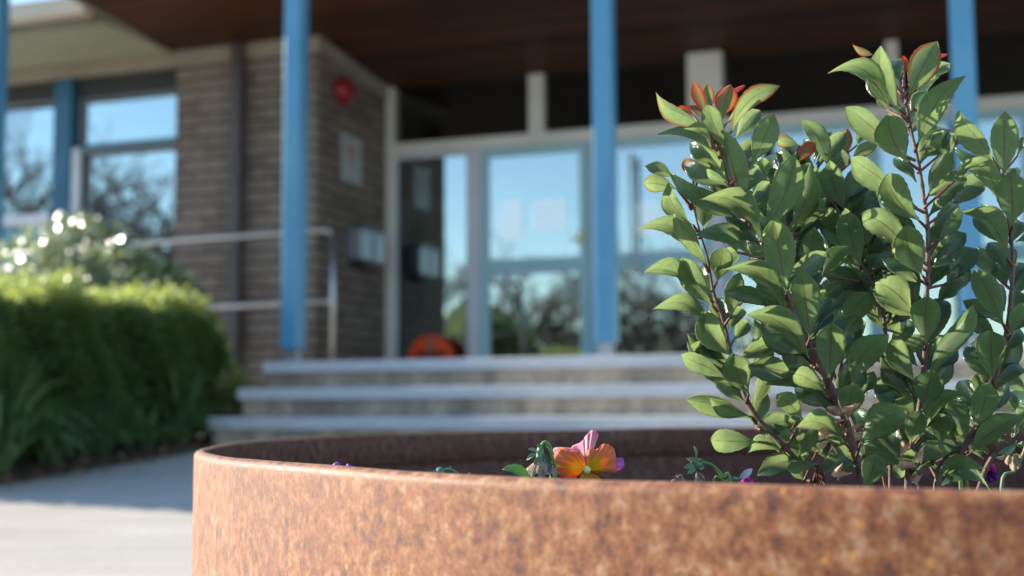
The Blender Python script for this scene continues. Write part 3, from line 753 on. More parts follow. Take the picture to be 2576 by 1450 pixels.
for i, (px, b, di, s_, lab) in enumerate(SL_):
    q = mirrored(px, b, di); o = bush('winter_shrub', (q.x, q.y, -.9+s_), s_*1.25, s_*1.25, s_, 1900, .24, TWG, lab, 'shrub', lambda p: (0, random.random(), 0), 80+i)
    o['group'] = 'winter shrubs reflected in the windows'

# ================================================================== planter
PX, PD, PR, RZ = .483*1.45, 1.15*1.45, .7464*1.45, -.031*1.45
PL = empty('round_planter', (PX, PD, gz(PD))); tag(PL, 'large round planter of rusty weathered steel filled with flowers and a shrub', 'planter')
hz = RZ - gz(PD); rr_ = .0075
bm = bmesh.new()
prof = [(PR, .0)] + [(PR, hz*k/12) for k in range(1, 12)] + [(PR, hz-rr_-.004)]
prof += [(PR-rr_+rr_*math.cos(t), hz-rr_+rr_*math.sin(t)) for t in [math.pi/2*k/6 for k in range(0, 7)]]
prof += [(PR-rr_-.0045, hz-.002), (PR-rr_-.0062, hz-.006), (PR-rr_-.0065, hz-.012)]
rings = lathe(bm, prof, 256)
for rg in rings[8:]:
    for k, v in enumerate(rg):
        a_ = 2*math.pi*k/256; d_ = .0009*math.sin(a_*7+1)+.0005*math.sin(a_*17)+.00012*math.sin(a_*41+2); v.co.z += d_; v.co.x *= 1+d_*.6; v.co.y *= 1+d_*.6
link('planter_wall', bm, RUST, PL, True)
bm = bmesh.new()
lip = .052
lathe(bm, [(PR-rr_-.007, hz-.0035), (PR-rr_-.0075, hz-.012), (PR-rr_-.0075, hz-lip), (PR-rr_-.005, hz-lip-.002), (PR-rr_+.002, hz-lip-.001)], 256); link('rim_band', bm, RUSTI, PL, True)
bm = bmesh.new()
lathe(bm, [(PR-rr_+.003, hz-lip+.002), (PR-rr_+.003, .05)], 256); link('inner_wall', bm, RUSTI, PL, True)
SOILZ = RZ - .145
bm = bmesh.new()
bmesh.ops.create_grid(bm, x_segments=90, y_segments=90, size=PR-.02)
bmesh.ops.delete(bm, geom=[v for v in bm.verts if v.co.length > PR-.012], context='VERTS')
for v in bm.verts: v.co.z = .01*math.sin(v.co.x*23)*math.sin(v.co.y*19)+random.uniform(0, .008)
o = link('soil', bm, noisy('soil', (.018, .012, .009), (.06, .042, .03), 40, .95, .9, .01)); o.location = (PX, PD, SOILZ); tag(o, kind='stuff')

# ================================================================== the shrub
UND, TOPM = m_blade('leaf_underside', False), m_blade('leaf_upper', True)
STEM = noisy('shrub_stem', (.075, .038, .035), (.16, .10, .085), 90, .6, .5, .002)
def K(c, x, y):
    ox, oy, s = {5: (2500, 100, 1.45), 6: (3200, 100, 1.45), 7: (2500, 1050, 1.526), 8: (3200, 1050, 1.527)}[c]
    return ((ox+x/s)/1.59006, (oy+y/s)/1.59006)
PROF = [(0, .05), (.04, .07), (.09, .16), (.19, .44), (.32, .76), (.45, .94), (.57, 1.0), (.72, .92), (.82, .70), (.9, .44), (.96, .19), (1, .01)]
def prof_w(v):
    for i in range(len(PROF)-1):
        a, b = PROF[i], PROF[i+1]
        if v <= b[0]: return a[1] + (b[1]-a[1])*(v-a[0])/(b[0]-a[0])
    return 0
def add_leaf(bm, Bp, Tp, wapp, side, bend=0, red=0, var=None, arch=None, cup=None, curl=None):
    """side 'u': the pale underside looks at the photographer, 't': the glossy upper side"""
    uvL = bm.loops.layers.uv.verify(); cl = bm.loops.layers.float_color.get('tint') or bm.loops.layers.float_color.new('tint')
    ax = Tp-Bp; L = ax.length; t = ax/L; c = (-(Bp+Tp)*.5).normalized(); c = (c - t*c.dot(t)).normalized()
    wapp *= .98; wr = max(.40*L, wapp); roll = math.acos(min(1, wapp/wr))*random.choice((-1, 1))*.8; tws = random.uniform(-.6, .6)
    ib = t.cross(c)                                # in-picture perpendicular
    if ib.z < 0: ib = -ib
    nrm = c*math.cos(roll) + t.cross(c)*math.sin(roll)
    topn = nrm if side == 't' else -nrm            # where the upper side looks
    s = t.cross(topn).normalized()
    var = random.random() if var is None else var
    arch = random.uniform(.03, .15) if arch is None else arch; cup = random.uniform(.12, .5) if cup is None else cup
    curl = random.uniform(0, .34)**1.2 if curl is None else curl
    NV, NU = 16, 8; rnd = random.random(); ph = random.uniform(0, 6); wav = random.uniform(0, .05)
    grids = []
    for layer in (1, -1):
        g_ = []
        for i in range(NV+1):
            v = i/NV; row = []
            cen = Bp + ax*v + ib*(bend*L*4*v*(1-v)) + topn*(L*arch*4*v*(1-v)) - topn*(L*curl*max(0, v-.55)**2*4)
            hw = .5*wr*prof_w(v); ca, sa = math.cos(tws*(v-.45)), math.sin(tws*(v-.45)); s2 = s*ca + topn*sa; t2 = topn*ca - s*sa
            for j in range(NU+1):
                u = -1+2*j/NU; ser = 1
                if abs(u) == 1 and .3 < v < .99: ser = 1.0 + .022*(1 if i % 2 else -1)
                p = cen + s2*(u*hw*ser*(1-.12*cup*abs(u))) + t2*(cup*hw*abs(u)**1.4 + L*wav*math.sin(v*7+ph+u*1.3)*abs(u)) + topn*(layer*.00013)
                row.append(bm.verts.new(p))
            g_.append(row)
        for i in range(NV):
            for j in range(NU):
                q = [(i, j), (i, j+1), (i+1, j+1), (i+1, j)]
                if layer < 0: q = q[::-1]
                f = bm.faces.new([g_[a][b] for a, b in q]); f.smooth = True; f.material_index = 1 if layer > 0 else 0
                f.normal_update()
                for l, (a, b) in zip(f.loops, q): l[uvL].uv = (b/NU, a/NV); l[cl] = (red, var, rnd, 1)
        grids.append(g_)
    g0, g1 = grids
    def strip(pp, qq):
        f = bm.faces.new((pp[0], pp[1], qq[1], qq[0])); f.smooth = True; f.material_index = 0
        for l in f.loops: l[uvL].uv = (.99, .5); l[cl] = (red, var, rnd, 1)
    for i in range(NV):
        for j in (0, NU): strip((g0[i][j], g0[i+1][j]), (g1[i][j], g1[i+1][j]))

# stems: (x, y) in photo units with the distance of foot and tip
ST = {
 'A': ([(2190, 1290), (2166, 1215), (2149, 1138), (2124, 1052), (2103, 998), (2083, 961), (2060, 915), (2046, 888), (2022, 842), (1997, 788), (1984, 747), (1956, 693), (1935, 640), (1919, 601), (1893, 555), (1872, 518), (1850, 480), (1836, 445), (1822, 405), (1805, 360), (1792, 325)], 1.13, 1.07, 9.5),
 'B': ([(2150, 1290), (2075, 1210), (2010, 1160), (1955, 1105), (1895, 1035), (1863, 965), (1838, 885), (1818, 800), (1798, 745), (1788, 700), (1780, 650), (1762, 590), (1745, 525), (1738, 490)], 1.15, 1.13, 6.2),
 'C': ([(2200, 1290), (2170, 1150), (2100, 950), (2030, 760), (1990, 640), (1978, 570), (1966, 500), (1960, 445)], 1.16, 1.19, 6.0),
 'D': ([(2255, 1290), (2285, 1190), (2297, 1110), (2310, 1045), (2322, 960), (2326, 905), (2329, 800), (2331, 745), (2334, 690), (2334, 630), (2333, 560), (2322, 480), (2312, 415), (2295, 340), (2283, 280), (2275, 235), (2272, 200)], 1.15, 1.11, 8.0),
 'E': ([(2230, 1290), (2240, 1150), (2235, 950), (2222, 790), (2195, 715), (2165, 660), (2138, 590), (2108, 530), (2085, 495), (2055, 440), (2040, 405)], 1.17, 1.20, 5.5),
 'F': ([(2300, 1290), (2360, 1205), (2414, 1142), (2448, 1088), (2477, 1043), (2498, 970), (2512, 915), (2528, 855), (2538, 800), (2544, 740), (2548, 670), (2544, 605), (2532, 540), (2520, 465), (2512, 428), (2496, 395)], 1.16, 1.13, 8.5),
 'G': ([(2360, 1290), (2480, 1180), (2575, 1080), (2640, 900), (2655, 700), (2640, 500)], 1.20, 1.18, 7.0)}
SH = empty('broadleaf_shrub', (at(2200, 1290, 1.15).x, 1.15, SOILZ)); tag(SH, 'upright shrub with leathery green leaves and red shoot tips growing in the rusty planter', 'shrub')
SHi = Matrix.Translation(-Vector(SH.location))
STALK = noisy('stalk_red', (.10, .03, .03), (.16, .07, .05), 60, .5)
STP = {}; BR = {}
for k, (pts, d0, d1, r0) in ST.items():
    n = len(pts); P = [at(x, y, d0+(d1-d0)*i/(n-1)) for i, (x, y) in enumerate(pts)]
    P[0].z = min(P[0].z, SOILZ-.01); STP[k] = (pts, P)
    sp = smooth_path(P, 5); bm = bmesh.new(); N_ = len(sp); rad = []
    for i in range(N_):
        t = i/(N_-1); rad.append(r0*.00037*(1-.72*t)*(1+.10*random.random()+(.28 if i % 7 == 0 else 0)))
    tube(bm, sp, rad, 10); bm.transform(SHi); BR[k] = link('branch', bm, STEM, SH, True)
def nearest(x, y):
    best = None
    for k, (pts, P) in STP.items():
        for i in range(len(pts)-1):
            (x0, y0), (x1, y1) = pts[i], pts[i+1]
            dx, dy = x1-x0, y1-y0; t = max(0, min(1, ((x-x0)*dx+(y-y0)*dy)/(dx*dx+dy*dy)))
            d = math.hypot(x-x0-dx*t, y-y0-dy*t)
            if k in 'CEG': d += 14
            if best is None or d < best[0]: best = (d, k, P[i].lerp(P[i+1], t))
    return best
LBM = {k: bmesh.new() for k in ST}; PBM = {k: bmesh.new() for k in ST}
random.seed(21)
def LF(base, tip, w, side, bend=0, red=0, dz=None, dd=0, stem=None, **kw):
    cs = {5: 1.45, 6: 1.45, 7: 1.526, 8: 1.527}[tip[0]]*1.59006
    bx, by = K(*base); tx, ty = K(*tip); wpx = w/cs
    if stem: d = [nearest(bx, by)[0], stem, None]; pts, P = STP[stem]; i = min(range(len(pts)), key=lambda i: math.hypot(pts[i][0]-bx, pts[i][1]-by)); q = P[i]; dist = math.hypot(pts[i][0]-bx, pts[i][1]-by); k = stem
    else: dist, k, q = nearest(bx, by)
    ln = math.hypot(tx-bx, ty-by)/3200*q.y
    off = -.006 if side == 'u' else .014
    if dist > 25: off += .012 if side == 't' else .004
    Y0 = q.y + off + dd
    if dz is None: dz = random.uniform(-.42, -.12) if side == 'u' else random.uniform(.1, .45)
    Bp = at(bx, by, Y0); Tp = at(tx, ty, Y0 + dz*ln)
    add_leaf(LBM[k], Bp, Tp, wpx/3200*Y0, side, bend, red, **kw)
    if dist < 125:
        gl_ = min(.02, .006+dist*.00012)
        tube(LBM[k], smooth_path([q+Vector((0, 0, -gl_)), q.lerp(Bp, .55)+Vector((0, 0, -gl_*.45)), Bp], 3), [.0015, .00145, .0014, .0013, .0012, .0011, .0010], 6, True, 2)
# ---- upper left rosette
LF((5,470,600),(5,140,432),72,'u',.07,.35); LF((5,578,715),(5,468,450),128,'u',-.02,.05,var=.9)
LF((5,470,512),(5,396,328),78,'u',0,.75,dd=.02); LF((5,490,500),(5,478,342),75,'u',0,.55,dd=.03)
LF((5,562,535),(5,612,350),152,'u',.02,.68,dd=.015,var=.8); LF((5,600,420),(5,697,352),34,'u',.12,1,dd=.03)
LF((5,620,615),(5,893,352),98,'u',.10,.42,var=.8); LF((5,588,572),(5,680,432),56,'t',0,.6,dz=.1)
LF((5,462,540),(5,362,470),42,'t',.05,.7); LF((5,400,530),(5,272,495),26,'u',.05,.9,dd=.03)
LF((5,470,615),(5,328,575),56,'t',.08,0); LF((5,500,690),(5,345,577),60,'u',.12,.05,var=.9)
LF((5,600,910),(5,205,612),118,'t',.12,.0,dz=.0,dd=-.012,var=.9); LF((5,592,912),(5,455,848),48,'u',.08,.1,var=.9)
LF((5,690,1040),(5,570,608),158,'u',-.03,.03,var=.95); LF((5,735,802),(5,862,510),158,'u',-.03,.08,var=.75)
LF((5,640,660),(5,792,490),120,'t',.05,0); LF((5,805,1195),(5,985,742),205,'u',-.07,.05,var=.6)
LF((5,640,1112),(5,248,890),100,'t',.12,.02,dz=.02,dd=-.01,var=.5); LF((5,795,1262),(5,460,955),140,'u',.12,.05,var=.45)
LF((5,455,1185),(5,478,962),152,'u',0,.05,dd=.02,var=.6); LF((5,612,1012),(5,498,945),66,'t',.1,0)
LF((5,395,1160),(5,235,905),98,'u',-.05,.08,var=.95); LF((5,300,952),(5,92,918),112,'u',.05,.35,var=.8)
LF((5,280,890),(5,115,820),88,'t',.1,.15,dz=0); LF((5,400,880),(5,345,772),88,'u',0,.66,dd=.02); LF((5,430,850),(5,540,785),40,'u',.1,1,dd=.03)
LF((5,452,1375),(5,88,1130),118,'u',.13,.06,var=.95); LF((5,470,1390),(5,252,1120),70,'u',.12,.0,var=.7,dd=-.01)
LF((5,740,1368),(5,410,1212),112,'t',.12,0,dz=.0,dd=-.008); LF((5,650,1320),(5,606,1165),96,'u',0,.02,dd=.02)
LF((7,560,120),(5,575,1280),145,'u',0,.03,dd=.015,var=.55); LF((7,530,258),(7,345,-28),165,'u',-.05,.03,var=.3)
LF((7,455,195),(7,103,50),90,'u',.10,.03,var=.25); LF((7,985,295),(7,621,-13),135,'u',.10,.03,var=.25)
LF((7,985,185),(5,860,1112),205,'u',0,.05,var=.8,dd=-.01); LF((7,1130,460),(7,1075,38),205,'u',.0,.04,var=.75)
LF((5,800,1310),(5,700,1265),66,'t',.1,0); LF((5,762,1082),(5,722,955),58,'t',0,0); LF((5,790,1062),(5,772,912),66,'t',0,0)
LF((5,965,1192),(5,1088,812),155,'u',-.04,.03,stem='C',var=.6); LF((5,1020,1205),(5,1165,1003),104,'u',.05,.04,stem='C',var=.3)
LF((5,1075,1440),(5,1100,1175),155,'u',.03,.03,stem='C',var=.55); LF((5,1012,702),(5,872,682),84,'u',.1,.5,stem='C')
LF((5,1010,792),(5,1105,680),84,'u',.05,.8,stem='C',var=.9); LF((6,172,832),(6,25,542),112,'u',.02,.08,stem='E',var=.8)
LF((5,822,902),(5,798,765),92,'u',-.05,.08,stem='C',var=.9); LF((5,900,790),(5,955,735),56,'t',0,0,stem='C'); LF((5,860,1010),(5,740,900),80,'t',.05,0,stem='C')
LF((5,1000,900),(5,1080,800),90,'u',0,.3,stem='C')
# ---- tall stem, right of centre
LF((6,512,462),(6,175,235),104,'u',.10,.12,var=.85); LF((6,580,518),(6,452,120),165,'u',-.05,.10,var=.9)
LF((6,632,410),(6,800,92),185,'u',.02,.42,var=.65); LF((6,430,178),(6,297,122),34,'u',.08,.6,dd=.03); LF((6,430,235),(6,340,195),38,'u',.08,.95,dd=.03)
LF((6,605,290),(6,600,178),66,'u',0,.95,dd=.03,var=.9); LF((6,740,200),(6,860,172),22,'u',.1,1,dd=.03); LF((6,690,460),(6,870,222),118,'t',.08,.1,var=.9)
LF((6,655,545),(6,742,362),66,'t',0,0); LF((6,685,685),(6,912,280),150,'u',-.02,.1,var=.55,dd=-.01)
LF((6,505,348),(6,436,262),54,'u',0,.12,dd=.02,var=.9); LF((6,506,495),(6,445,420),46,'u',0,.15,dd=.02,var=.9)
LF((6,545,735),(6,258,478),155,'u',.06,.10,var=.85); LF((6,622,792),(6,512,506),205,'u',-.10,.05,var=.45,dd=-.012)
LF((6,690,822),(6,862,568),152,'t',.05,0); LF((6,838,732),(6,972,616),96,'t',.06,0); LF((6,748,978),(6,882,728),128,'u',.02,.06,var=.35)
LF((6,590,1025),(6,256,790),135,'u',.12,.05,var=.5); LF((6,690,1135),(6,500,850),200,'u',-.10,.04,var=.35,dd=-.012)
LF((6,745,1110),(6,888,868),116,'t',0,0); LF((6,885,1052),(6,1083,884),150,'t',.06,0,dz=.1,var=.3,dd=-.01)
LF((6,625,1318),(6,330,1085),172,'u',.10,.04,var=.4); LF((6,710,1452),(6,610,1155),200,'u',-.08,.04,var=.4,dd=-.012)
LF((6,795,1245),(6,932,1050),84,'u',-.05,.02,var=.4); LF((6,762,1405),(6,828,1118),136,'t',0,0); LF((6,800,1370),(6,905,1252),70,'t',.1,0)
LF((6,1200,1352),(6,934,1045),126,'u',.12,.04,var=.55); LF((6,1182,1222),(6,1050,1034),100,'t',0,0,dd=.02)
LF((6,1182,872),(6,1188,496),172,'u',0,.12,var=.8); LF((6,1132,822),(6,865,500),124,'u',.10,.12,var=.85)
LF((6,1165,1035),(6,940,765),136,'u',.08,.06,var=.85,dd=-.01); LF((6,1112,802),(6,886,740),54,'t',.1,0)
LF((6,1235,1165),(6,1225,843),195,'u',.0,.04,var=.5,dd=-.015); LF((6,900,905),(6,976,818),66,'u',.1,.02,stem='D'); LF((6,1262,760),(6,1285,640),60,'t',0,0)
LF((6,850,1505),(6,1038,1278),155,'t',.06,0,dz=.1,var=.3,stem='D'); LF((6,1150,1475),(6,1015,1288),112,'t',0,0); LF((6,572,1062),(6,415,984),90,'t',.12,0,dz=.05,stem='E')
LF((6,642,1442),(6,438,1342),135,'t',.10,0,dz=.05); LF((6,262,1078),(6,172,785),146,'u',-.06,.05,stem='E',var=.3); LF((6,300,1105),(6,442,908),120,'t',.02,0,stem='E')
LF((6,240,788),(6,272,598),96,'u',0,.62,stem='E',dd=.02,var=.5); LF((6,300,795),(6,452,690),88,'u',.1,.1,stem='E',var=.8); LF((6,192,1035),(6,88,815),92,'u',-.04,.08,stem='E',var=.9)
LF((6,352,1392),(6,262,1058),162,'u',-.03,.04,stem='E',var=.3,dd=-.01); LF((6,282,1245),(6,108,1060),120,'u',.02,.04,stem='E',var=.35); LF((6,128,1455),(6,282,1284),124,'u',.06,.03,stem='E',var=.35,dd=-.02)
LF((6,330,700),(6,372,600),80,'t',0,.0,stem='E'); LF((6,200,700),(6,40,650),70,'u',.08,.5,stem='E',dd=.03)
LF((6,400,1250),(6,330,1120),120,'t',0,0,stem='E'); LF((6,480,1280),(6,560,1130),110,'t',0,0,stem='D',dd=.02)
# ---- lower left
LF((7,530,432),(7,180,249),88,'u',.12,.03,var=.35); LF((7,652,572),(7,470,288),192,'u',-.10,.04,var=.4,dd=-.01)
LF((7,620,712),(7,313,592),108,'u',.12,.02,var=.2,dd=-.01); LF((7,562,600),(7,395,505),92,'u',.10,.02,var=.9,dd=.01)
LF((7,755,805),(7,655,552),190,'u',-.05,.02,var=.15,dd=-.015); LF((7,640,335),(7,700,55),124,'u',.03,.02,var=.5)
LF((7,740,605),(7,818,350),84,'u',-.06,.02,var=.9,dd=.02); LF((7,662,475),(7,756,350),100,'t',0,0,dd=.02); LF((7,888,282),(7,610,198),112,'t',.18,.0,dz=.0,dd=-.012,var=.3)
LF((7,1120,580),(7,745,312),158,'u',.10,.03,var=.3,dd=-.01); LF((7,1105,612),(7,803,388),108,'t',.05,0,dz=.1,var=.3)
LF((7,1022,682),(7,748,632),172,'t',.03,0,dz=-.1,dd=-.012,var=.2); LF((7,775,955),(7,354,868),118,'u',.16,.02,var=.35,dd=-.008); LF((7,780,945),(7,476,856),60,'u',.10,0,var=.1,dd=-.016)
LF((7,782,1002),(7,862,785),130,'t',.03,0,dz=-.1); LF((7,1082,955),(7,920,800),136,'u',.05,.03,var=.75); LF((7,1045,972),(7,798,1018),145,'t',.06,0,dz=-.1,dd=-.01,var=.25)
LF((8,270,1100),(7,1012,1008),112,'u',.14,.02,var=.15,dd=-.015); LF((7,812,1096),(7,499,1088),155,'u',.0,.05,var=.5,dd=-.01); LF((7,970,1162),(7,728,1168),100,'u',.24,.02,var=.3)
LF((7,1062,1215),(7,818,1296),142,'t',.10,0,dz=-.15,dd=-.015,var=.25); LF((7,1185,1230),(7,985,1290),78,'u',.15,.02,var=.2,dd=-.02)
LF((7,1212,795),(7,868,728),108,'t',.08,0,dz=0); LF((7,1215,792),(7,1004,672),135,'u',.08,.03,var=.3,dd=-.02); LF((8,180,705),(8,195,362),200,'u',0,.1,var=.7,dd=-.015)
LF((7,1195,1102),(7,1000,1112),88,'t',.12,0,dz=0); LF((7,1092,1215),(7,1090,1078),104,'u',0,.02,var=.5,dd=.02); LF((8,108,1284),(8,386,1165),165,'t',.05,0,dz=-.1,dd=-.03,var=.5)
LF((7,620,620),(7,575,580),36,'t',0,0); LF((7,1010,700),(7,1060,420),100,'t',0,0,dd=.03); LF((7,880,330),(7,930,240),60,'t',0,0,dd=.02)
LF((7,720,240),(7,650,130),90,'t',0,0,dd=.03); LF((7,1230,1200),(7,1205,1060),90,'t',0,0)
# ---- lower right
LF((8,268,385),(8,425,182),172,'u',.05,.05,var=.4,stem='C'); LF((8,282,455),(8,372,318),110,'u',.03,.02,stem='C',var=.3)
LF((8,318,745),(8,545,440),192,'u',.14,.05,var=.45,dd=-.015,stem='A'); LF((8,702,725),(8,572,446),162,'u',-.10,.04,var=.3,dd=-.01)
LF((8,622,435),(8,404,322),118,'t',.12,0,dz=.0,stem='E',var=.3); LF((8,695,322),(8,445,120),205,'u',.10,.05,var=.35,dd=-.01)
LF((8,768,495),(8,778,198),200,'u',.02,.03,var=.5,dd=-.015); LF((8,730,212),(8,640,-20),112,'t',0,0)
LF((8,755,895),(8,812,660),200,'u',.02,.03,var=.25,dd=-.015); LF((8,800,665),(8,1115,300),128,'u',.15,.03,var=.6,dd=-.01)
LF((8,802,682),(8,952,490),104,'t',-.05,0); LF((8,838,242),(8,950,130),112,'t',0,0); LF((8,835,245),(8,1060,2),110,'t',.08,0,dz=.0,var=.3)
LF((8,1242,375),(8,1062,40),172,'u',.03,.05,var=.35,dd=-.01); LF((8,1240,385),(8,1092,200),98,'t',0,0,dd=.015)
LF((8,1176,712),(8,1160,388),200,'u',0,.04,var=.35,dd=-.015); LF((8,1160,722),(8,1008,495),116,'t',-.02,0)
LF((8,1070,1015),(8,1160,722),165,'u',-.02,.02,var=.2,dd=-.015); LF((8,1100,800),(8,1090,670),100,'t',0,0,dd=.02)
LF((8,1012,1092),(8,925,798),152,'t',0,0); LF((8,1030,1175),(8,1372,920),132,'u',.02,.02,var=.2,dd=-.01)
LF((8,1300,960),(8,1390,890),90,'t',0,0,stem='F'); LF((8,1190,832),(8,1282,768),66,'t',.05,0); LF((8,1192,795),(8,1356,460),108,'t',.08,0,dz=.0,var=.4)
LF((8,1290,442),(8,1362,240),90,'u',.03,.02,var=.5); LF((8,740,1065),(8,1020,775),108,'u',.10,.0,var=.5,dd=-.01); LF((8,862,1112),(8,852,905),156,'u',.03,.02,var=.15)
LF((8,680,1115),(8,745,900),136,'u',.05,.02,var=.2,dd=-.01); LF((8,680,1235),(8,932,1145),128,'u',.16,.02,var=.1,dd=-.012); LF((8,700,1295),(8,1022,1118),96,'t',.08,0,dz=.0)
LF((8,828,1345),(8,1125,1250),108,'u',.18,.02,var=.1,dd=-.01); LF((8,840,1385),(8,1195,1378),78,'t',.16,0,dz=0); LF((8,370,1105),(8,665,905),222,'u',.12,.04,var=.45,dd=-.02,stem='A')
LF((8,692,985),(8,615,795),126,'u',-.03,.02,var=.1); LF((8,562,795),(8,462,705),90,'u',.05,.03,var=.95,stem='E'); LF((8,622,802),(8,578,648),106,'t',0,0,stem='E')
LF((8,290,965),(8,345,742),170,'u',.06,.05,var=.3,stem='A',dd=-.015); LF((8,280,955),(8,128,800),130,'t',.05,0,dz=-.1,stem='A',var=.4); LF((8,232,795),(8,352,590),126,'t',.02,0)
LF((8,372,845),(8,452,660),98,'t',0,0,dz=.1); LF((8,402,1385),(8,468,1160),150,'u',-.03,.02,var=.3,dd=-.02,stem='A'); LF((8,500,1275),(8,658,1288),110,'t',.12,0,dz=-.1,dd=-.02)
LF((8,700,1262),(8,635,1135),110,'u',.03,.02,var=.25); LF((8,722,1365),(8,650,1245),66,'t',0,0); LF((8,380,1145),(8,562,985),128,'t',.05,0,dz=.1,var=.4)
LF((8,110,252),(8,235,115),104,'t',.08,0); LF((8,112,382),(8,182,240),66,'t',0,0,dz=.1); LF((8,0,1180),(8,110,1010),90,'u',0,.02,var=.2)
LF((8,20,1330),(8,-60,1250),80,'t',.1,0,dz=0); LF((8,190,1210),(8,110,1080),100,'t',0,0); LF((8,520,1120),(8,600,960),110,'t',0,0); LF((8,790,1240),(8,720,1180),90,'t',.05,0)
# unsorted inner leaves that fill the depth of the bush
random.seed(33)
for n_ in range(350):
    k = random.choice('ABCCCDEEEEF') if n_ < 150 else (random.choice('AABCDDEFFG') if n_ < 270 else random.choice('ACCDEEF')); pts, P = STP[k]; i = random.randrange(len(pts)//2, len(pts)-1) if n_ >= 270 else random.randrange(2, len(pts)-3) if n_ < 150 else random.randrange(1, max(3, len(pts)//2)); q = P[i].lerp(P[i+1], random.random())
    if k == 'B' and i > 6 and random.random() < .6: continue
    az = random.uniform(-.2, math.pi+.2); dr = Vector((math.cos(az), abs(math.sin(az))*.9, random.uniform(.45, 1.3))).normalized(); l = random.uniform(.034, .048)
    Bp = q + dr*.006 + Vector((0, .006, 0)); add_leaf(LBM[k], Bp, Bp+dr*l, l*random.uniform(.36, .5), 't', 0, 0)
for k in ST:
    LBM[k].transform(SHi); PBM[k].transform(SHi)
    if len(LBM[k].verts): link('foliage', LBM[k], [UND, TOPM, STALK], BR[k])
    PBM[k].free()
# dead leaf caught in the stem, dry husks at the foot
DRY = noisy('dry_leaf', (.26, .13, .07), (.55, .36, .23), 60, .8, .3, .002)
BRN = noisy('brown_leaf', (.07, .035, .02), (.14, .07, .035), 60, .7, .3, .002)
def simple_leaf(name, base, tip, w, m_, parent, side='u', **kw):
    bm = bmesh.new(); add_leaf(bm, base, tip, w, side, **kw); 
    if parent: bm.transform(Matrix.Translation(-Vector(parent.location)))
    for f in bm.faces: f.material_index = 0
    return link(name, bm, m_, parent)
x, y = K(6, 640, 1250); x2, y2 = K(6, 535, 1045); o = simple_leaf('dead_leaf', at(x, y, 1.15), at(x2, y2, 1.15), .016, BRN, SH); o['label'] = 'dead brown leaf caught between green leaves'
for i in range(20):
    x = random.uniform(2070, 2150) if i < 15 else random.uniform(2260, 2330); y = random.uniform(1035, 1125) if i < 11 else random.uniform(1120, 1215)
    p = at(x, y, random.uniform(1.09, 1.13)); dr = Vector((random.gauss(0, 1), random.gauss(0, .6), random.gauss(.2, 1))).normalized()
    simple_leaf('dry_husk', p, p+dr*random.uniform(.010, .019), random.uniform(.006, .011), DRY, SH, cup=random.uniform(.5, 1.2), arch=.2, curl=.4)

# ================================================================== pansies
def m_petal(name, inner, mid, outer, dark=(.03, .004, .012), vein=.9, eye=.20):
    M = mat(name, mid, .55, spec=.3); N = NT(M); uv = N.new('ShaderNodeTexCoord'); sx = N.new('ShaderNodeSeparateXYZ'); N.ln(uv.outputs['UV'], sx.inputs[0])
    v = sx.outputs[1]; u = sx.outputs[0]
    cmb = N.new('ShaderNodeCombineXYZ'); N.ln(N.math('MULTIPLY', u, 16), cmb.inputs[0]); N.ln(N.math('MULTIPLY', v, 1.6), cmb.inputs[1])
    f = N.noise(cmb.outputs[0], 1.6, 3)
    vv = N.math('ADD', v, N.math('MULTIPLY', N.math('SUBTRACT', f, .5), .45))
    c = N.ramp(vv, [(.12, inner), (.38, inner), (.58, mid), (.92, outer)])
    st = N.math('ABSOLUTE', N.math('SUBTRACT', N.math('FRACT', N.math('MULTIPLY', u, 9)), .5))
    line = N.math('MULTIPLY', N.ramp(st, [(.0, (1,)*3), (.16, (0,)*3)]), N.ramp(v, [(.1, (1,)*3), (eye*2.4, (0,)*3)]))
    c = N.mix(N.math('MULTIPLY', line, vein), c, dark)
    c = N.mix(.4, c, N.ramp(f, [(.3, (.72, .72, .72)), (.7, (1.25, 1.25, 1.25))]), 'MULTIPLY')
    N.ln(c, N.b.inputs['Base Color'])
    t = N.new('ShaderNodeBsdfTranslucent'); N.ln(c, t.inputs['Color']); mx = N.new('ShaderNodeMixShader'); mx.inputs[0].default_value = .4
    N.ln(N.b.outputs[0], mx.inputs[1]); N.ln(t.outputs[0], mx.inputs[2]); N.ln(mx.outputs[0], N.n['Material Output'].inputs[0]); N.bump(f, .3, .0008); return M
ORG = m_petal('petal_orange', (.95, .50, .01), (.92, .30, .03), (.86, .25, .13), eye=.16); PNK = m_petal('petal_pink', (.62, .24, .32), (.88, .46, .50), (.82, .34, .44), vein=.1)
LOW = m_petal('petal_lower', (.75, .35, .02), (.20, .03, .02), (.55, .08, .05), eye=.5); MAU = m_petal('petal_mauve', (.38, .10, .36), (.50, .17, .48), (.58, .22, .58), vein=.1)
PUR = m_petal('petal_purple', (.05, .005, .06), (.10, .012, .20), (.15, .02, .30), vein=.2); MAG = m_petal('petal_magenta', (.2, .01, .1), (.42, .015, .22), (.5, .03, .30), vein=.2)
VIO = m_petal('petal_violet', (.45, .10, .55), (.60, .16, .72), (.66, .22, .80), vein=.05)
GRN = m_leafy('pansy_green', (.05, .14, .04), (.12, .26, .07), (.5, .8, .15), .25, .4)
SEP = noisy('sepal', (.09, .17, .10), (.17, .27, .15), 60, .5)
YEL = noisy('flower_eye', (.75, .62, .04), (.75, .8, .5), 300, .5)
WILT = noisy('wilted', (.16, .11, .10), (.46, .33, .20), 130, .8, .6, .002, stretch=(1, 1, .3))
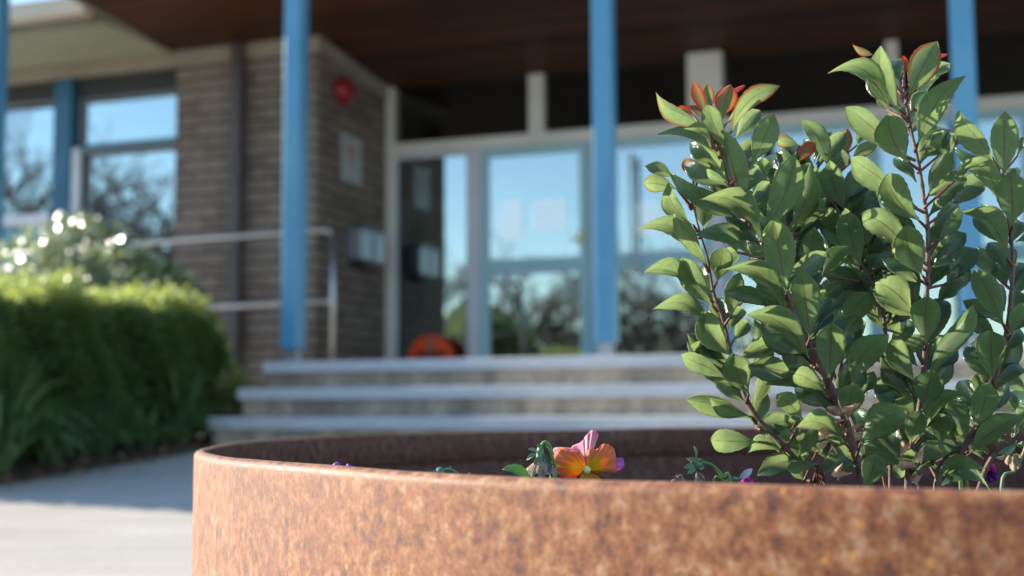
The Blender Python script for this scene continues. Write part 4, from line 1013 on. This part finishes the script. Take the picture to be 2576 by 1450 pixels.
def petal(bm, c, pxs, Y, depth, cup=.15, seg=10):
    """petal as a fan from the eye c (photo px) to an outline pxs; ruffled and cupped towards the viewer"""
    uvL = bm.loops.layers.uv.verify(); cen = at(c[0], c[1], Y); rim = []
    n = len(pxs); o_ = []
    for i in range(n-1):
        for k in range(4):
            t = k/4; p0 = pxs[max(i-1, 0)]; p1 = pxs[i]; p2 = pxs[i+1]; p3 = pxs[min(i+2, n-1)]
            o_.append(tuple(.5*(2*p1[d]+(p2[d]-p0[d])*t+(2*p0[d]-5*p1[d]+4*p2[d]-p3[d])*t*t+(3*p1[d]-p0[d]-3*p2[d]+p3[d])*t**3) for d in (0, 1)))
    o_.append(pxs[-1]); m_ = len(o_); grid = []
    for i, (x, y) in enumerate(o_):
        row = []
        for k in range(1, seg+1):
            t = k/seg; px = c[0]+(x-c[0])*t; py = c[1]+(y-c[1])*t
            rf = .0012*math.sin(i*1.25)*t*t + .0006*math.sin(i*2.9+1)*t
            row.append(bm.verts.new(at(px, py, Y+depth*t - cup*.02*math.sin(math.pi*t)*math.sin(math.pi*i/(m_-1)) + rf)))
        grid.append(row)
    c0 = bm.verts.new(cen)
    for i in range(m_-1):
        u0, u1 = i/(m_-1), (i+1)/(m_-1)
        f = bm.faces.new((c0, grid[i][0], grid[i+1][0])); f.smooth = True
        for l, q in zip(f.loops, ((u0, 0), (u0, 1/seg), (u1, 1/seg))): l[uvL].uv = q
        for k in range(seg-1):
            f = bm.faces.new((grid[i][k], grid[i][k+1], grid[i+1][k+1], grid[i+1][k])); f.smooth = True
            for l, q in zip(f.loops, ((u0, (k+1)/seg), (u0, (k+2)/seg), (u1, (k+2)/seg), (u1, (k+1)/seg))): l[uvL].uv = q
def pk(x, y): return ((1950+x/4.2933)/1.59006, (1680+y/4.2933)/1.59006)
def petal_part(root, name, c, pxs, Y, depth, m_, cup=.15):
    bm = bmesh.new(); petal(bm, c, pxs, Y, depth, cup); bm.transform(Matrix.Translation(-Vector(root.location)))
    o = link(name, bm, m_, root); s = o.modifiers.new('thick', 'SOLIDIFY'); s.thickness = .0003; return o
def stem_part(root, pts, r, name='stem', m_=None, parent=None):
    bm = bmesh.new(); sp = smooth_path(pts, 5); tube(bm, sp, [r*(1-.25*i/len(sp)) for i in range(len(sp))], 8); bm.transform(Matrix.Translation(-Vector(root.location)))
    return link(name, bm, m_ or GRNS, parent or root, True)
GRNS = noisy('flower_stem', (.09, .20, .05), (.16, .30, .08), 30, .45)
GRP = 'pansies and buds planted in the rusty planter'
def flower_root(px, Y, name, label, cat, grp=True):
    p = at(px, 1290, Y); r = empty(name, (p.x, p.y, SOILZ)); tag(r, label, cat, GRP if grp else None); return r
# the open orange pansy
Y = 1.09; r = flower_root(1480, Y, 'pansy', 'open pansy with orange and pink petals and yellow eye', 'flower')
cpx = pk(1705, 865)
petal_part(r, 'petal', cpx, [pk(*q) for q in ((1690,780),(1655,560),(1560,500),(1300,470),(1150,480),(1140,560),(1280,640))], Y+.008, .006, PNK)
petal_part(r, 'petal', cpx, [pk(*q) for q in ((1640,700),(1440,480),(1600,390),(1680,290),(1760,200),(1830,175),(1900,240),(1860,370),(1805,500),(1740,700))], Y+.008, .008, PNK, .3)
petal_part(r, 'petal', cpx, [pk(*q) for q in ((1700,840),(1660,690),(1590,560),(1480,520),(1400,540),(1300,470),(1200,520),(1130,620),(1090,760),(1120,880),(1240,990),(1400,1005),(1560,960),(1660,890))], Y, .003, ORG)
petal_part(r, 'petal', cpx, [pk(*q) for q in ((1715,840),(1700,620),(1760,490),(1870,510),(1960,430),(2060,415),(2160,480),(2205,620),(2205,760),(2220,905),(2080,890),(1900,905),(1780,880))], Y, .003, ORG)
petal_part(r, 'petal', cpx, [pk(*q) for q in ((1780,800),(2100,700),(2220,660),(2320,660),(2345,740),(2340,810),(2250,870),(2100,880),(1800,840))], Y+.009, .003, MAU)
petal_part(r, 'petal', cpx, [pk(*q) for q in ((1650,880),(1500,1010),(1480,1180),(1620,1330),(1830,1380),(2050,1330),(2170,1180),(2120,1050),(1960,970),(1800,890))], Y-.001, -.004, LOW)
bm = bmesh.new(); p = at(cpx[0], cpx[1], Y-.002); bmesh.ops.create_uvsphere(bm, u_segments=16, v_segments=10, radius=.0036, matrix=Matrix.Translation(p)); bm.transform(Matrix.Translation(-Vector(r.location))); link('flower_eye', bm, YEL, r, True)
p = at(1478, 1215, Y+.012); stem_part(r, [Vector(r.location), p+Vector((0, .006, -.03)), p+Vector((0, .004, .008)), at(cpx[0], cpx[1], Y+.004)], .0015)
def sepals(root, p, n, l, m_=None, down=True, seed=1, w=.32):
    random.seed(seed)
    for k in range(n):
        a_ = 2*math.pi*k/n + random.uniform(-.3, .3); dr = Vector((math.cos(a_), math.sin(a_)*.5, random.uniform(-1.0, .2) if down else random.uniform(-.2, 1.0))).normalized()
        simple_leaf('sepal', p, p+dr*l*random.uniform(.75, 1.2), l*w, m_ or SEP, root, 't', cup=.5, arch=.05, curl=.3)
# wilted hanging bloom in front left of it
Y = 1.085; r = flower_root(1392, Y, 'wilted_pansy', 'withered brown pansy head hanging from a hooked green stem', 'flower')
stem_part(r, [Vector(r.location), at(*pk(1165, 1000), Y), at(*pk(1120, 700), Y), at(*pk(1080, 480), Y), at(*pk(1010, 385), Y), at(*pk(940, 420), Y), at(*pk(905, 540), Y)], .0018)
hp = at(*pk(905, 600), Y)
bm = bmesh.new(); pr = [(.0012, .008), (.0030, .004), (.0036, -.002), (.0034, -.008)]
lathe(bm, pr, 12, hp); bm.transform(Matrix.Translation(-Vector(r.location))); link('calyx', bm, SEP, r, True)
for a_, b_, w_ in (((880,560),(700,490),55),((860,560),(665,690),75),((860,620),(805,780),60),((940,560),(1150,800),70),((930,450),(850,440),80),((990,470),(1040,430),60),((960,640),(1010,760),50)):
    simple_leaf('sepal', at(*pk(*a_), Y-.002), at(*pk(*b_), Y-.003), w_/4.2933/1.59/3200*1.09, SEP, r, 't', cup=.4, arch=.03, curl=.1)
bm = bmesh.new(); rings = []; cx0, cy0 = pk(925, 690)
for i in range(9):
    t = i/8; x, y = pk(925-30*t, 690+300*t); c_ = at(x, y, Y); rad = .0032+.0115*t**.8
    rings.append([bm.verts.new(c_+Vector((math.cos(2*math.pi*k/28)*rad*(1+.22*math.sin(k*2.4)*t), math.sin(2*math.pi*k/28)*rad*.6*(1+.2*math.sin(k*3.1)*t), .0022*math.sin(k*1.9+1)*t*2))) for k in range(28)])
for i in range(8):
    for k in range(28): bm.faces.new((rings[i][k], rings[i][(k+1) % 28], rings[i+1][(k+1) % 28], rings[i+1][k]))
bm.transform(Matrix.Translation(-Vector(r.location))); link('withered_petals', bm, WILT, r, True)
bm = bmesh.new(); tube(bm, [at(*pk(1095, 785), Y-.004), at(*pk(1050, 880), Y-.005), at(*pk(985, 1000), Y-.004)], [.0012, .0022, .0026], 7); bm.transform(Matrix.Translation(-Vector(r.location))); link('curled_petal', bm, noisy('violet_dry', (.07, .05, .10), (.14, .10, .17), 80, .8), r, True)
# scalloped pansy leaf beside it
def lobed_leaf(name, base, tip, w_, label, Yd, grp=True):
    r = flower_root(base[0], Yd, name, label, 'leaf'); bm = bmesh.new(); L = bm.loops.layers.float_color.new('tint')
    b = at(*base, Yd); t_ = at(*tip, Yd-.01); ax = t_-b; up_ = Vector((0, -.5, .85)); s = ax.cross(up_).normalized(); n_ = s.cross(ax).normalized(); prev = None
    for i in range(25):
        v = i/24; hw = w_*math.sin(math.pi*min(1, v*.9+.1))**.7*(1+.10*abs(math.sin(v*16)))*.5; c_ = b+ax*v+n_*(.10*ax.length*math.sin(v*3))
        cur = [bm.verts.new(c_+s*hw*u+n_*abs(u)*hw*.5) for u in (-1, -.5, 0, .5, 1)]
        if prev:
            for j in range(4):
                f = bm.faces.new((prev[j], prev[j+1], cur[j+1], cur[j])); f.smooth = True
                for l in f.loops: l[L] = (0, .6, 0, 1)
        prev = cur
    bm.transform(Matrix.Translation(-Vector(r.location))); o = link('leaf_blade', bm, GRN, r); o.modifiers.new('t', 'SOLIDIFY').thickness = .0005
    stem_part(r, [Vector(r.location), b+Vector((.004, 0, -.02)), b], .0012)
lobed_leaf('pansy_leaf', (1335, 1222), pk(255, 845), .017, 'scalloped green pansy leaf poking up left of the withered flower', 1.075)
lobed_leaf('pansy_leaf', (1388, 1228), pk(1085, 880), .012, 'small bright green pansy leaf between the withered and open flowers', 1.10)
# violet petal tips left
Y = 1.2; r = flower_root(868, Y, 'pansy', 'violet petal tips just showing over the left part of the rim', 'flower')
q = lambda x, y: ((1250+x/3.68)/1.59006, (1800+(y-64)/3.68)/1.59006)
petal_part(r, 'petal', q(420, 460), [q(*a) for a in ((310,420),(285,330),(315,265),(360,245),(395,262),(405,260),(410,330),(440,400))], Y, .002, VIO, .1)
petal_part(r, 'petal', q(560, 470), [q(*a) for a in ((510,420),(492,330),(515,270),(555,290),(600,315),(625,380),(620,430))], Y, .002, VIO, .1)
stem_part(r, [Vector(r.location), at(*q(470, 470), Y)], .0014)
# nodding bud
q = lambda x, y: ((1250+x/3.68)/1.59006, (1800+y/3.68)/1.59006)
Y = 1.02; r = flower_root(1150, Y, 'pansy_bud', 'nodding grey-green pansy bud just above the rim', 'bud')
stem_part(r, [Vector(r.location), at(*q(2330, 560), Y), at(*q(2220, 430), Y), at(*q(2090, 320), Y), at(*q(1990, 285), Y), at(*q(1930, 300), Y)], .0013, m_=SEP)
sepals(r, at(*q(1925, 315), Y), 5, .011, seed=3); p = at(*q(1880, 330), Y); bm = bmesh.new(); bmesh.ops.create_uvsphere(bm, u_segments=12, v_segments=8, radius=.0042, matrix=Matrix.Translation(p)); bm.transform(Matrix.Translation(-Vector(r.location))); link('bud', bm, SEP, r, True)
simple_leaf('sepal', at(*q(1830, 340), Y), at(*q(1640, 350), Y), .0035, SEP, r, 't')
# seed head with curved stem, centre right
q3 = lambda x, y: ((2600+x/4.834)/1.59006, (1700+y/4.834)/1.59006)
Y = 1.07; r = flower_root(1850, Y, 'pansy_bud', 'green pansy seed head with pale sepals on an arching stem', 'bud')
stem_part(r, [Vector(r.location), at(*q3(1560, 1200), Y), at(*q3(1420, 1010), Y), at(*q3(1280, 850), Y), at(*q3(1160, 760), Y), at(*q3(1000, 730), Y), at(*q3(930, 740), Y)], .0016)
for a_, b_, w_ in (((960,720),(715,640),110),((900,760),(655,835),120),((900,830),(720,950),100),((885,650),(862,415),42),((960,800),(1040,850),110),((980,700),(1005,670),70),((850,720),(800,680),100)):
    simple_leaf('sepal', at(*q3(*a_), Y-.002), at(*q3(*b_), Y-.006), w_/4.834/1.59/3200*1.07, SEP, r, 't', cup=.4)
bm = bmesh.new(); bmesh.ops.create_uvsphere(bm, u_segments=14, v_segments=8, radius=.0050, matrix=Matrix.Translation(at(*q3(900, 750), Y))); bm.transform(Matrix.Translation(-Vector(r.location))); link('seed_pod', bm, SEP, r, True)
for k, (b_, w_) in enumerate((((870,1180),90),((960,1170),110),((1060,1060),90),((1010,1120),80))):
    simple_leaf('withered_petal', at(*q3(905, 900), Y), at(*q3(*b_), Y), w_/4.834/1.59/3200*1.07, WILT, r, 'u', cup=.5)
r = flower_root(1700, 1.05, 'withered_stalk', 'small withered brown stalk tips poking over the rim', 'stalk')
for k, (b_, t_, w_) in enumerate((((640,1220),(450,985),40),((560,1040),(700,1100),45),((540,1050),(395,1110),60),((520,1020),(525,960),50))):
    simple_leaf('withered_petal', at(*q3(*b_), 1.05), at(*q3(*t_), 1.05), w_/4.834/1.59/3200*1.05, WILT, r, 'u', cup=.6)
stem_part(r, [Vector(r.location), at(*q3(640, 1260), 1.05), at(*q3(520, 1040), 1.05)], .0010, m_=WILT)
# magenta bloom with pale sepal
Y = 1.07; r = flower_root(1882, Y, 'pansy', 'magenta pansy half hidden behind the rim left of the shrub', 'flower')
petal_part(r, 'petal', q3(1880, 1330), [q3(*a) for a in ((1640,1300),(1720,1130),(1800,1050),(1900,1020),(1980,1070),(2025,1180),(2030,1300))], Y, .002, MAG, .1)
simple_leaf('sepal', at(*q3(1700, 1050), Y-.003), at(*q3(1985, 850), Y-.004), .006, noisy('pale_sepal', (.35, .38, .45), (.5, .5, .55), 90, .4), r, 't')
simple_leaf('sepal', at(*q3(1750, 1040), Y-.003), at(*q3(1600, 1000), Y-.004), .004, SEP, r, 't')
stem_part(r, [Vector(r.location), at(*q3(1250, 1260), Y), at(*q3(1480, 1090), Y), at(*q3(1720, 1040), Y)], .0012)
# right side flowers
q5 = lambda x, y: ((3700+x/4.833)/1.59006, (1700+y/4.833)/1.59006)
Y = 1.24; r = flower_root(2420, Y, 'pansy', 'salmon pink pansy partly hidden behind the shrub stems', 'flower')
petal_part(r, 'petal', q5(640, 300), [q5(*a) for a in ((560,40),(640,80),(720,200),(750,300),(740,350),(600,330))], Y, .003, PNK, .1)
petal_part(r, 'petal', q5(760, 480), [q5(*a) for a in ((800,560),(820,480),(880,390),(935,420),(920,470),(850,520))], Y, .003, PNK, .1)
petal_part(r, 'petal', q5(400, 620), [q5(*a) for a in ((220,710),(330,650),(400,640),(445,740),(350,745))], Y, .003, PNK, .1)
stem_part(r, [Vector(r.location), at(*q5(640, 300), Y)], .0014)
Y = 1.25; r = flower_root(2490, Y, 'pansy', 'dark purple and magenta pansy at the right behind the shrub', 'flower')
petal_part(r, 'petal', q5(1190, 850), [q5(*a) for a in ((1165,770),(1200,710),(1290,730),(1350,800),(1375,900),(1300,900))], Y, -.002, MAG, .1)
petal_part(r, 'petal', q5(1200, 900), [q5(*a) for a in ((1110,960),(1250,880),(1360,910),(1420,1000),(1370,1080),(1250,1120),(1120,1060))], Y, -.003, PUR, .1)
petal_part(r, 'petal', q5(1100, 930), [q5(*a) for a in ((900,860),(1010,870),(1120,940),(1130,1060),(1000,980))], Y, .001, m_petal('petal_yellow', (.6, .6, .08), (.45, .5, .15), (.2, .3, .12), vein=.1), .1)
stem_part(r, [Vector(r.location), at(*q5(820, 1180), Y), at(*q5(810, 900), Y), at(*q5(1000, 850), Y)], .0015); stem_part(r, [at(*q5(700, 1250), Y), at(*q5(700, 860), Y)], .0016, m_=noisy('lime_stem', (.25, .36, .03), (.3, .42, .05), 30, .5))
Y = 1.22; r = flower_root(2530, Y, 'wilted_pansy', 'withered grey pansy head with green sepals at the right picture edge', 'flower')
stem_part(r, [Vector(r.location), at(*q5(1480, 1220), Y), at(*q5(1720, 900), Y), at(*q5(1900, 560), Y), at(*q5(1950, 380), Y), at(*q5(1860, 345), Y)], .0019, m_=SEP)
for a_, b_, w_ in (((1780,360),(1440,320),130),((1780,390),(1430,560),150),((1770,340),(1740,50),80),((1790,380),(1900,420),100)):
    simple_leaf('sepal', at(*q5(*a_), Y-.002), at(*q5(*b_), Y-.008), w_/4.833/1.59/3200*1.2, SEP, r, 't', cup=.4)
for a_, b_, w_ in (((1600,560),(1370,640),60),((1640,540),(1600,780),140),((1720,560),(1720,910),190),((1740,560),(1800,860),160),((1750,540),(1860,640),80)):
    simple_leaf('withered_petal', at(*q5(*a_), Y), at(*q5(*b_), Y-.004), w_/4.833/1.59/3200*1.2, WILT, r, 'u', cup=.7)
